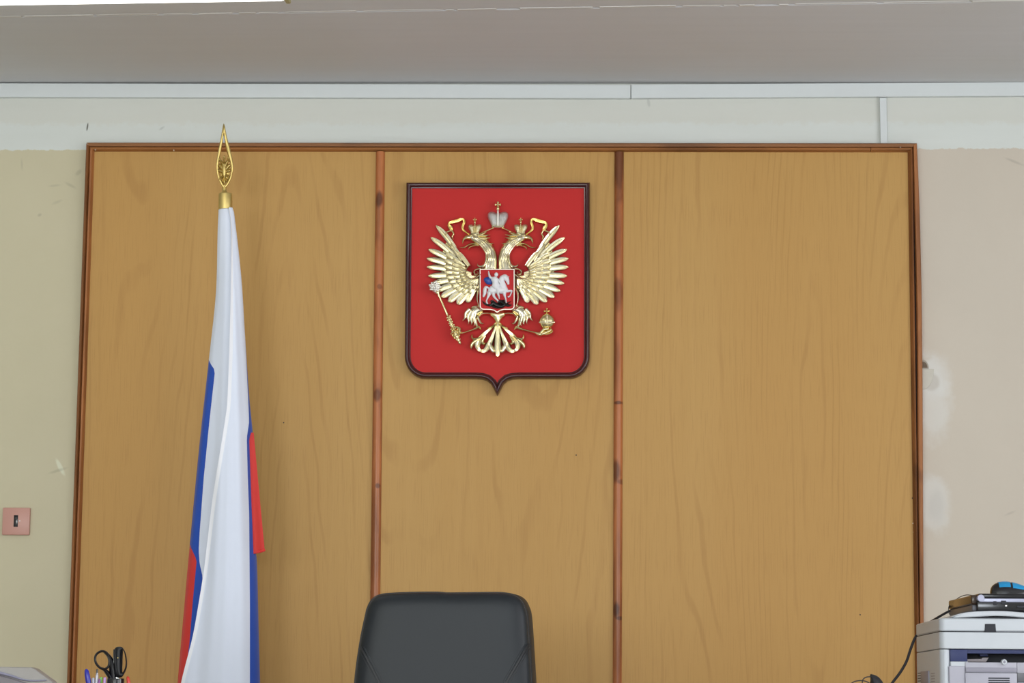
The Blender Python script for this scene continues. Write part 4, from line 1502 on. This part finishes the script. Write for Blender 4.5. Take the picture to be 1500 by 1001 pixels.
oc = at(169, 1001)
org = thing('pen_organizer', 'black plastic pen organizer holding scissors and pens on the desk', 'pen holder', (oc.x - .02, -GD, DT))
zt_ = at(169, 994.3).z
obj('base_tray', box(at(116, 1000).x, at(200, 1000).x, -GD - .05, -GD + .05, DT, DT + .03, .004), 'blackplastic', org)
cx_ = at(169.3, 1000).x


def cup(cx, cy, r_, z0, z1):
    return lathe((cx, cy, z0), (cx, cy, z1), [(0, .001), (0, r_), (.97, r_), (1, r_ - .0008), (1, r_ - .0025), (.06, r_ - .0025), (.06, .001)], 24)


obj('tall_tube', cup(cx_, -GD, 12.6 * gp, DT + .03, zt_), 'glossblack', org, angle=60)
obj('pen_tube', cup(at(140, 1000).x, -GD - .002, 16 * gp, DT + .03, DT + .105), 'blackplastic', org, angle=60)
obj('pen_tube', cup(at(192, 1000).x, -GD - .002, 8.5 * gp, DT + .03, DT + .105), 'blackplastic', org, angle=60)

# scissors: two handles and blades standing in the tall tube
sx = at(168, 994)
scs = thing('scissors', 'scissors with black looped handles standing in the pen organizer', 'scissors', (sx.x, -GD, DT + .04))


def loop(pts, r_, dy, squash=1.0):
    return [at(x, y, dy + k) for x, y, k in pts]


cl_ = catmull([(148, 954.6, 0), (155, 956, 0), (159.2, 962, 0), (160.2, 970, 0), (158.5, 977, 0), (153, 980.5, 0), (147, 979, 0), (141.5, 973.5, 0), (139.2, 966, 0), (141.2, 959, 0)], 4, True)
h1 = obj('handle', tube([at(x, y, .004) for x, y, k in cl_], 1.8 * gp, 8, closed=True), 'glossblack', scs)
obj('handle_arm', ribbon([(152.5, 955.8, 1.5), (158, 960, 2.8), (161.8, 966.5, 3.8), (164, 976, 5.0), (165.5, 988, 5), (166, 1004, 4.6)], GD - .003, .012, ROUND, 5), 'glossblack', h1)
obj('handle_arm', ribbon([(146.5, 978.8, 1.4), (152.5, 981.2, 2.6), (157.5, 986.5, 3.6), (162, 994, 3.6), (164, 1004, 3)], GD - .003, .010, ROUND, 5), 'glossblack', h1)
# the second loop is turned almost edge-on: a deep band seen from its side
ol2 = catmull([(174, 947.6), (179.5, 949), (184, 957), (186.2, 969), (185.6, 979), (182, 987.5), (178, 992.5), (171, 993), (167, 986), (166, 970), (166.6, 956), (169, 949.5)], 4, True)
il2 = catmull([(180.4, 953.5), (181.4, 955), (182.8, 960), (184, 969), (183.4, 977), (180.8, 984), (179.6, 985), (179.2, 982), (179.6, 970), (180, 958), (180.1, 954.6), (180.2, 953.8)], 4, True)
nn = len(ol2)
vs, fs = [], []
for t, d in ((0, -.010), (0, .002), (.22, .0085), (.5, .0105), (.78, .0085), (1, -.010)):
    vs += [at(a[0] + (b[0] - a[0]) * t, a[1] + (b[1] - a[1]) * t, d) for a, b in zip(ol2, il2)]
for k in range(6):
    for i in range(nn):
        j = (i + 1) % nn
        k2 = (k + 1) % 6
        fs.append([k * nn + i, k * nn + j, k2 * nn + j, k2 * nn + i])
h2_ = obj('handle', Geo().add(vs, fs), 'rubber', scs, angle=75)
obj('grip_ridge', ribbon([(169.6, 951.5, .7), (169.3, 965, .8), (169.8, 980, .8), (172, 988.5, .8), (176, 990.5, .6)], GD + .010, .004, ROUND, 5), 'blackplastic', h2_)
obj('grip_ridge', ribbon([(178.8, 951, .5), (178.6, 965, .6), (178.4, 980, .6), (177.2, 988, .5)], GD + .010, .004, ROUND, 5), 'blackplastic', h2_)
obj('grip_edge', pxbox(165.2, 951.5, 168.2, 990, GD - .012, GD + .004, .0012), 'glossblack', h2_)
c = at(172.4, 964.2, .0115)
obj('rivet', lathe(c + Vector((0, .003, 0)), c - Vector((0, .001, 0)), [(0, .0017), (.8, .0017), (1, .0006)], 10), 'brass', h2_)
obj('blade', prism([(sx.x - .008, zt_ + .01), (sx.x + .008, zt_ + .01), (sx.x + .003, DT + .045), (sx.x - .001, DT + .036)], GD - .001, GD + .001), 'steel', scs, smooth=False)
obj('blade', prism([(sx.x - .006, zt_ + .01), (sx.x + .010, zt_ + .01), (sx.x + .006, DT + .036), (sx.x + .001, DT + .045)], GD - .004, GD - .002), 'steel', scs, smooth=False)


def pen(name, label, top, bot, dy, prof, mat, tipmat=None, cat='pen', clip=None):
    a = at(top[0], top[1], dy)
    b = at(bot[0], bot[1], dy)
    dr = (b - a).normalized()
    L = (a.z - (DT + .036)) / -dr.z
    e = a + dr * L
    t = thing(name, label, cat, e)
    obj('barrel', lathe(e, a, [(0, .0006), (.06, prof[0][1] * gp * .8)] + [(1 - q / (L / gp), r_ * gp) for q, r_ in reversed(prof)], 14), mat, t, angle=50)
    if tipmat:
        obj('button', lathe(a - dr * (5.5 * gp), a + dr * (1.0 * gp), [(0, .5 * gp), (.1, 1.3 * gp), (.8, 1.5 * gp), (1, 1.5 * gp)], 10), tipmat, t)
    if clip:
        o_ = Vector((clip[0] * gp, -prof[-1][1] * gp * .9, 0))
        obj('clip', tube([a + o_ + dr * 2 * gp, a + o_ + dr * 16 * gp], .9 * gp, 6), mat, t)
    return t


pen('pen', 'capped blue pen leaning at the left end of the pen organizer', (126.2, 980.2), (131.6, 1012), .014,
    [(60, 3.2), (21, 3.6), (18, 4.0), (8, 3.8), (3, 3.0), (.8, 1.8), (0, .6)], 'bluepen', clip=(2.4, 0))
pen('pen', 'clear pen with a black push button next to the blue pen', (142.2, 986), (141.5, 1012), .006,
    [(60, 2.2), (10, 2.4), (3, 2.0), (0, 1.6)], 'clearpen', 'glossblack')
pen('pen', 'short frosted grey pen between the blue pen and the clear pen', (136.4, 993.3), (137.2, 1012), .002, [(50, 2.4), (6, 2.6), (1, 2.4), (0, 1.8)], 'clearpen')
pen('pencil', 'bright green pencil behind the clear pen', (148.3, 992.2), (147.4, 1012), -.010, [(50, 2.2), (1, 2.2), (0, 2.0)], 'greenpen', cat='pencil')
pen('pen', 'purple pen in front of the green pencil', (146.4, 994.6), (143.6, 1012), .012, [(50, 2.0), (6, 2.0), (1, 1.6), (0, .8)], 'purplepen')
pen('pen', 'pale lilac pen beside the black tube', (153.6, 992.6), (152.6, 1012), .012, [(50, 2.0), (1, 2.1), (0, 1.8)], 'lilacpen')
pen('pen', 'red pen on the right side of the black tube', (187.0, 991.2), (190.4, 1012), .004, [(50, 2.6), (10, 2.7), (3, 2.4), (.6, 1.6), (0, .7)], 'redpen')

# ---- grey office machine, lower left corner
t0 = P(27, 978, GD + .2)
MD = GD + .05
om = thing('office_machine', 'grey plastic office machine with a chamfered top in the bottom left corner', 'office machine', (P(-60, 1000, MD).x, -MD, DT))
pts = [P(x, y, MD) for x, y in ((-150, 976.8), (0, 977.2), (45, 978.0), (50, 979.8), (75, 998), (78, 1002), (85, 1060))]
zb = DT
poly = [(q.x, q.z) for q in pts] + [(pts[-1].x + .006, zb), (pts[0].x, zb)]
obj('casing', prism(poly, MD - .05, MD, .002), 'greyplastic', om)
pts = [(-140, 980, 4), (-60, 980, 4), (-20, 983.5, 3.2), (4, 987.6, 2.6), (20, 992, 2.2), (34, 996.2, 1.6), (48, 997.8, 1.4), (68, 997.0, 1.4)]  # bluish highlight on the casing, put in as a lilac raised strip
obj('ridge', ribbon(pts, MD - .001, .012, ROUND, 5), 'highlight_lilac', om, label='curved highlight band, put in as a lilac grey ridge')
pts = [P(x, y, MD) for x, y in ((-145, 986), (-20, 987.5), (4, 990.5), (20, 995), (34, 999), (46, 1003), (60, 1030), (60, 1050), (-145, 1050))]
MAT['greydark'] = plain('dark_grey_machine_plastic', rgb(112, 106, 112), 0.4)
obj('front_cover', prism([(q.x, q.z) for q in pts], MD - .01, MD + .006, .002), 'greydark', om)

# ================================================================== PRINTER on its cabinet
ND = 1.5                                    # distance of its front from the wall
np_ = (DIST - ND) / F
xL = P(1376.5, 940, ND).x
xR = xL + .43
# depth so that the back left corner falls at pixel 1342
bd = ND
while P(1341.5, 940, bd).x < xL - 1e-4 and bd > .2:
    bd -= .002
yF, yB = -ND, -bd
PT = .70
cab = thing('printer_cabinet', 'low brown cabinet under the white printer', 'cabinet', ((xL + xR) / 2, (yF + yB) / 2, 0))
obj('body', box(xL - .015, xR + .08, yF - .02, yB + .02, 0, PT - .02), 'desk', cab)
obj('top', box(xL - .02, xR + .10, yF - .04, yB + .04, PT - .02, PT, .002), 'desk', cab)
for k in range(2):
    m_ = (xL + xR) / 2 + .01
    d_ = obj('door', box(m_ - .285 + k * .29, m_ - .005 + k * .29, yF - .036, yF - .021, .06, PT - .04, .002), 'desk', cab)
    obj('handle', box(m_ - .03 + k * .05, m_ - .02 + k * .05, yF - .056, yF - .036, .34, .46, .003), 'steel', d_)

pr_ = thing('printer', 'ivory white multifunction laser printer under the black laptop', 'printer', ((xL + xR) / 2, (yF + yB) / 2, PT))


def zf(y, dd=0.0, x=1400):
    return P(x, y, ND + dd).z


def pxx(x, dd=0.0):
    return P(x, 950, ND + dd).x


z_top, z_s1, z_s2 = zf(906.2), zf(925.6), zf(951.2)


def rbox(x0, x1, y0, y1, z0, z1, r_, bev=.002, g=None):
    """box with rounded vertical corners"""
    g = g or Geo()
    pts = []
    for (cx, cy, a0) in ((x1 - r_, y1 - r_, 0), (x0 + r_, y1 - r_, 90), (x0 + r_, y0 + r_, 180), (x1 - r_, y0 + r_, 270)):
        for k in range(7):
            an = math.radians(a0 + 15 * k)
            pts.append((cx + r_ * math.cos(an), cy + r_ * math.sin(an), cx, cy))
    n_ = len(pts)
    vs = []
    for z, ins in ((z0, bev), (z0 + bev, 0), (z1 - bev, 0), (z1, bev)):
        for x, y, cx, cy in pts:
            k = (r_ - ins) / r_
            vs.append((cx + (x - cx) * k, cy + (y - cy) * k, z))
    fs = [list(range(n_)), [3 * n_ + i for i in range(n_)]]
    for k in range(3):
        for i in range(n_):
            j = (i + 1) % n_
            fs.append([k * n_ + i, k * n_ + j, (k + 1) * n_ + j, (k + 1) * n_ + i])
    return g.add(vs, fs)


lid = obj('scanner_lid', rbox(xL, xR, yF, yB, z_s1 + .0012, z_top, .016, .003), 'printer', pr_)
scn = obj('scanner_body', rbox(xL, xR, yF, yB, z_s2 + .0008, z_s1 - .0012, .016, .0015), 'printer', pr_)
obj('seam_gap', rbox(xL + .004, xR - .004, yF + .004, yB - .004, z_s1 - .002, z_s1 + .002, .014, .0005), 'dark', pr_)
# lower body: side walls, back and base, so that the output opening is really hollow
xo0 = pxx(1392.6)                      # left side of the opening
zc1 = zf(969.5)                        # sill of the opening
obj('side_wall', rbox(xL, xo0, yF, yB, PT, z_s2 - .0008, .016, .0015), 'printer', pr_)
obj('side_wall', rbox(xR - .03, xR, yF, yB, PT, z_s2 - .0008, .012, .0015), 'printer', pr_)
obj('back_wall', box(xo0, xR - .03, yB - .03, yB, PT, z_s2 - .001), 'printer', pr_)
obj('cavity', box(xo0, xR - .03, yF + .10, yF + .11, PT + .02, z_s2 - .001), 'dark', pr_)
xn = pxx(1417)
obj('inner_panel', box(xo0 - .001, xn, yF + .004, yF + .09, zc1, z_s2 - .001, .001), 'navy', pr_, label='navy panel inside the output opening')
obj('roof_panel', box(xn, xR - .03, yF + .01, yF + .09, z_s2 - .010, z_s2 - .001), 'navy', pr_)
obj('paper_guide', box(pxx(1419), pxx(1441), yF + .045, yF + .07, zf(957.5), z_s2 - .003, .001), 'navy', pr_)
obj('roller_cover', box(pxx(1440), pxx(1452), yF + .05, yF + .07, zf(961), z_s2 - .004, .001), 'navy', pr_)
MAT['warmgrey'] = plain('warm_grey_plastic', rgb(138, 130, 132), 0.45)
obj('output_tray', prism([(pxx(1417), zf(969.5)), (pxx(1417), zf(965.5)), (pxx(1440), zf(965)), (pxx(1442), zf(963)), (pxx(1451), zf(963)), (pxx(1447), zf(969.5))], ND - .06, ND - .03, .001), 'warmgrey', pr_)
obj('sill', rbox(xo0 - .001, xn + .002, yF + .001, yF + .09, zf(976.5), zc1, .002, .001), 'printer', pr_)
obj('lower_left_cover', rbox(xo0 - .006, pxx(1413.4), yF - .0015, yF + .08, PT + .004, zf(976), .004, .0015), 'printer_grey', pr_)
# manual feed cover with steps, vents and the pressed ring
obj('feed_cover', box(pxx(1413.6), pxx(1489), yF - .002, yF + .02, zf(985.5), zf(970.3), .0012), 'printer_grey', pr_)
obj('feed_step', box(pxx(1413.8), pxx(1488.6), yF - .004, yF - .0015, zf(984.6), zf(978.2), .0008), 'printer_mid', pr_)
fcv = obj('lower_cover', box(pxx(1413.0), pxx(1488.4), yF - .005, yF + .02, PT + .004, zf(985.9), .0012), 'printer_grey', pr_)
for k in range(6):
    y = 993.4 + k * 3.3
    obj('vent_slot', box(pxx(1446.3), pxx(1477.5), yF - .0056, yF - .0046, zf(y + 1.0), zf(y - .7)), 'dark', fcv, smooth=False)
kc = Vector((pxx(1470.2), yF - .004, zf(969.8)))
obj('ring_knob', lathe(kc + Vector((0, .012, 0)), kc - Vector((0, .004, 0)), [(0, 4.2 * np_), (.7, 4.3 * np_), (1, 3.6 * np_), (1, .0005)], 20), 'printer', pr_, angle=50)
obj('knob_cap', lathe(kc + Vector((0, .002, 0)), kc - Vector((0, .0052, 0)), [(0, 2.0 * np_), (.8, 1.9 * np_), (1, 1.4 * np_)], 14), 'printer_mid', pr_, angle=50)
MAT['darkgrey'] = plain('dark_grey_plastic', rgb(92, 92, 98), 0.4)
obj('paper_slot', box(pxx(1489), xR - .03, yF - .003, yF + .02, zf(999), zf(979.5), .001), 'darkgrey', pr_)
obj('slot_cover', box(pxx(1489), xR - .03, yF - .0035, yF + .02, zf(985.6), zf(970.3), .001), 'printer_grey', pr_)
obj('lower_right_cover', box(pxx(1489), xR - .03, yF - .003, yF + .02, PT + .004, zf(999.5), .001), 'printer_grey', pr_)
# black notch in the lid
pl_ = [(pxx(1443.6), zf(914)), (pxx(1458.8), zf(914)), (pxx(1459.6), zf(925.8)), (pxx(1442.6), zf(925.8))]
obj('notch', prism(pl_, ND - .004, ND + .0012, .0004), 'dark', lid, smooth=False)
# rounded document cover with a dark shadow gap below its arch
def cover_pts(f):
    return [(P(x, y, ND).x, P(x, y, ND).z) for x, y in f]


up_ = catmull([(1390, 905.8), (1398, 902.2), (1408, 898.8), (1425, 896.4), (1450, 895.2), (1475, 895.6), (1500, 897.6), (1540, 899), (1610, 901)], 4)
dn_ = catmull([(1610, 905.6), (1540, 905.4), (1500, 905), (1485, 903.6), (1460, 902.6), (1440, 903.4), (1415, 904.8), (1390, 906)], 4)
cov = obj('document_cover', prism(cover_pts([p for p in up_] + [p for p in dn_[1:-1]]), bd + .02, ND - .004, .002), 'printer', pr_)
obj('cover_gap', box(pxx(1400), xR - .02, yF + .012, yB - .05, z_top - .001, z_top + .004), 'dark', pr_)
# side vent with rows of slits on the left face
for col, (fa, fb) in enumerate(((.80, .93), (.22, .36))):
    for k in range(8):
        z = zf(983) - k * .0068 - (.004 if col else 0)
        y0, y1 = yF + (yB - yF) * fa, yF + (yB - yF) * fb
        obj('vent_slit', box(xL - .0006, xL + .002, min(y0, y1), max(y0, y1), z - .0022, z), 'dark' if col == 0 else 'printer_mid', pr_, smooth=False)
obj('vent_panel', box(xL - .003, xL + .002, yF + (yB - yF) * .44, yF + (yB - yF) * .76, zf(1002), zf(981.5), .001), 'printer_mid', pr_)

# ---- laptop lying closed on the cover
lap_z0 = zf(896.2, -.004, 1455)
lap_z1 = zf(869.2, -.01, 1440)
LDF = ND - .03
lx0 = P(1431, 880, LDF).x
lx1_ = lx0 + .25
ly0, ly1 = -LDF, -LDF + .35
rot = Matrix.Rotation(math.radians(1.6), 4, 'Z')
lap = thing('laptop', 'closed glossy black laptop lying on top of the printer', 'laptop', (lx0, ly0, lap_z0))


def lb(x0, x1, y0, y1, z0, z1, bev=.001, seg=2):
    g = box(x0, x1, y0, y1, z0, z1, bev, seg)
    g.v = [Vector((lx0, ly0, lap_z0)) + rot @ v for v in g.v]
    return g


TH_ = lap_z1 - lap_z0
obj('base', lb(0.0, .25, 0, .35, .001, TH_ * .62, .004, 3), 'glossblack', lap)
obj('screen_lid', lb(.004, .25, .0005, .3495, TH_ * .74, TH_, .004, 3), 'glossblack', lap)
obj('side_trim', lb(.008, .249, -.0008, .01, TH_ * .54, TH_ * .735, .001), 'silverplastic', lap, label='silver trim strip')
obj('battery', lb(-.012, .004, .012, .34, TH_ * .40, TH_ * .93, .005, 3), 'bronze', lap, label='bronze glossy back edge')
obj('battery_reflection', lb(-.010, .004, .012, .34, .002, TH_ * .39, .003, 3), 'darkgrey', lap)  # grey reflection on the lower back edge, put in as its own colour
hc = Vector((.010, 0, TH_ * .74))
for y0, y1 in ((-.003, .03), (.32, .353)):
    obj('hinge', lathe(Vector((lx0, ly0, lap_z0)) + rot @ (hc + Vector((0, y1, 0))), Vector((lx0, ly0, lap_z0)) + rot @ (hc + Vector((0, y0, 0))),
                       [(0, .0085), (.9, .0095), (1, .0085)], 18), 'silverplastic', lap)
for x0, x1, z0, z1 in ((.041, .049, .36, .58), (.060, .073, .44, .62), (.10, .118, .24, .36)):
    obj('port', lb(x0, x1, -.0014, .004, TH_ * z0, TH_ * z1, .0004, 1), 'dark', lap)
obj('port', lb(.070, .075, -.0018, .004, TH_ * .30, TH_ * .38, .0004, 1), 'screw', lap)
# thin strap tied round the back edge
sp = [P(*p) for p in ((1424, 872.5, LDF - .10), (1415, 872.0, LDF - .16), (1405, 875.5, LDF - .22), (1399, 880.5, LDF - .27), (1394, 884, LDF - .31), (1390, 889, LDF - .33), (1389.5, 896, LDF - .33), (1391, 900, LDF - .33), (1393, 902.3, LDF - .33))]
stp = obj('strap', tube(catmull([tuple(p) for p in sp], 5), .0011, 6), 'cord', origin=sp[3])
tag(stp, 'thin dark cord looped over the back corner of the laptop', 'cord')

# ---- mouse on the laptop
mx0, mx1 = 1451, 1512
mc = P(1481, 868.5, LDF - .06)
mo = thing('computer_mouse', 'black computer mouse with glossy blue buttons resting on the laptop', 'mouse', (mc.x, mc.y, lap_z1))
ml, mh = (P(mx1, 868, LDF - .06).x - P(mx0, 868, LDF - .06).x) / 2, .030


def mouse_pt(u, v, k=1.0):
    """u 0..pi along the length, v 0..pi across; k scales"""
    x = -math.cos(u) * ml
    prof_ = math.sin(u) ** .62 * (1.0 - .22 * math.cos(u - .9 * 0) * -1 * .0)
    hgt = mh * prof_ * (1.06 - .28 * (x / ml) - .10 * (x / ml) ** 2)
    wd = .026 * math.sin(u) ** .5
    return Vector((mc.x + x * k, mc.y - math.cos(v) * wd * k, lap_z1 + math.sin(v) ** .8 * hgt * k))


def mouse_patch(u0, u1, v0, v1, k, nu=10, nv=10, thick=0.0):
    vs, fs = [], []
    for kk in ((k,) if not thick else (k, k - thick)):
        for i in range(nu + 1):
            for j in range(nv + 1):
                vs.append(mouse_pt(u0 + (u1 - u0) * i / nu, v0 + (v1 - v0) * j / nv, kk))
    N2 = (nu + 1) * (nv + 1)
    for s_ in range(2 if thick else 1):
        for i in range(nu):
            for j in range(nv):
                a = s_ * N2 + i * (nv + 1) + j
                fs.append([a, a + 1, a + nv + 2, a + nv + 1])
    if thick:
        rim = [i * (nv + 1) for i in range(nu + 1)] + [nu * (nv + 1) + j for j in range(1, nv + 1)] + [i * (nv + 1) + nv for i in range(nu - 1, -1, -1)] + [j for j in range(nv - 1, 0, -1)]
        for a, b in zip(rim, rim[1:] + rim[:1]):
            fs.append([a, b, N2 + b, N2 + a])
    return Geo().add(vs, fs)


obj('body', mouse_patch(.02, math.pi - .02, 0.0, math.pi, 1.0, 22, 18), 'glossblack', mo)
obj('button', mouse_patch(.92, 1.50, .50, math.pi - .5, 1.025, 10, 12, .03), 'mouseblue', mo, label='glossy blue rear panel')
obj('button', mouse_patch(1.60, 2.55, .42, 1.45, 1.025, 10, 8, .03), 'mouseblue', mo, label='glossy blue button')
obj('button', mouse_patch(1.60, 2.55, 1.65, math.pi - .42, 1.025, 10, 8, .03), 'mouseblue', mo, label='glossy blue button')
obj('scroll_wheel', lathe(Vector((mc.x + ml * .45, mc.y - .003, lap_z1 + mh * .62)), Vector((mc.x + ml * .45, mc.y + .003, lap_z1 + mh * .62)), [(0, .005), (.2, .007), (.8, .007), (1, .005)], 14), 'rubber', mo)

# ---- cords
bk_ = bd - .03
path = [(1396, 893.5, ND - .35), (1386, 898, ND - .37), (1373, 905.5, ND - .40), (1360, 914, bk_ + .02), (1350, 924, bk_ - .02), (1341, 934, bk_ - .02), (1334, 951, bk_ - .02), (1328, 969, bk_ - .02), (1319, 985, bk_ - .02),
        (1307, 1001, bk_ - .02), (1296, 1018, bk_ - .02), (1288, 1052, bk_ - .02), (1285, 1085, bk_ - .02), (1300, 1100, bk_ - .02), (1352, 1118, bk_ - .02)]
sp = catmull([tuple(P(*p)) for p in path], 6)
c_ = obj('power_cord', tube(sp, [.0030 + .0008 * min(1, i / 30) for i in range(len(sp))], 8), 'cord', origin=sp[len(sp) // 2])
tag(c_, 'thick black power cord hanging behind the left side of the printer', 'cord')

ad = ND - .02
sd_ = P(1290, 1090, ad)
std = thing('side_table', 'small brown table left of the printer, holding the black charger', 'table', (sd_.x, -ad, 0))
ztab = P(1290, 1024, ad).z
obj('table_top', box(sd_.x - .16, sd_.x + .085, -ad - .16, -ad + .16, ztab - .02, ztab, .002), 'desk', std)
for dx in (-.14, .065):
    for dy in (-.14, .14):
        obj('leg', box(sd_.x + dx - .012, sd_.x + dx + .012, -ad + dy - .012, -ad + dy + .012, 0, ztab - .02), 'desk', std, smooth=False)
chg = thing('charger', 'black plug-in charger with curled thin leads at the bottom edge left of the printer', 'charger', P(1288, 1024, ad))
g = blob([(1274.5, 989), (1277.5, 988.2), (1285, 990.8), (1290.5, 996), (1294, 1002.5), (1297, 1024), (1272, 1024), (1273, 1006), (1275, 997)], (1283, 1006), ad - .010, .022, 5, .012, 3)
obj('housing', g, 'rubber', chg)
for pts in (((1244, 1004), (1249, 1000.2), (1254, 998.2), (1262, 997.4), (1270, 999.2), (1276, 1003)), ((1263.4, 1010), (1263.2, 999), (1265.5, 994.4), (1270, 992.2), (1275.5, 991.8))):
    obj('lead', tube(catmull([tuple(P(x, y, ad + .006)) for x, y in pts], 5), .0014, 6), 'cord', chg)
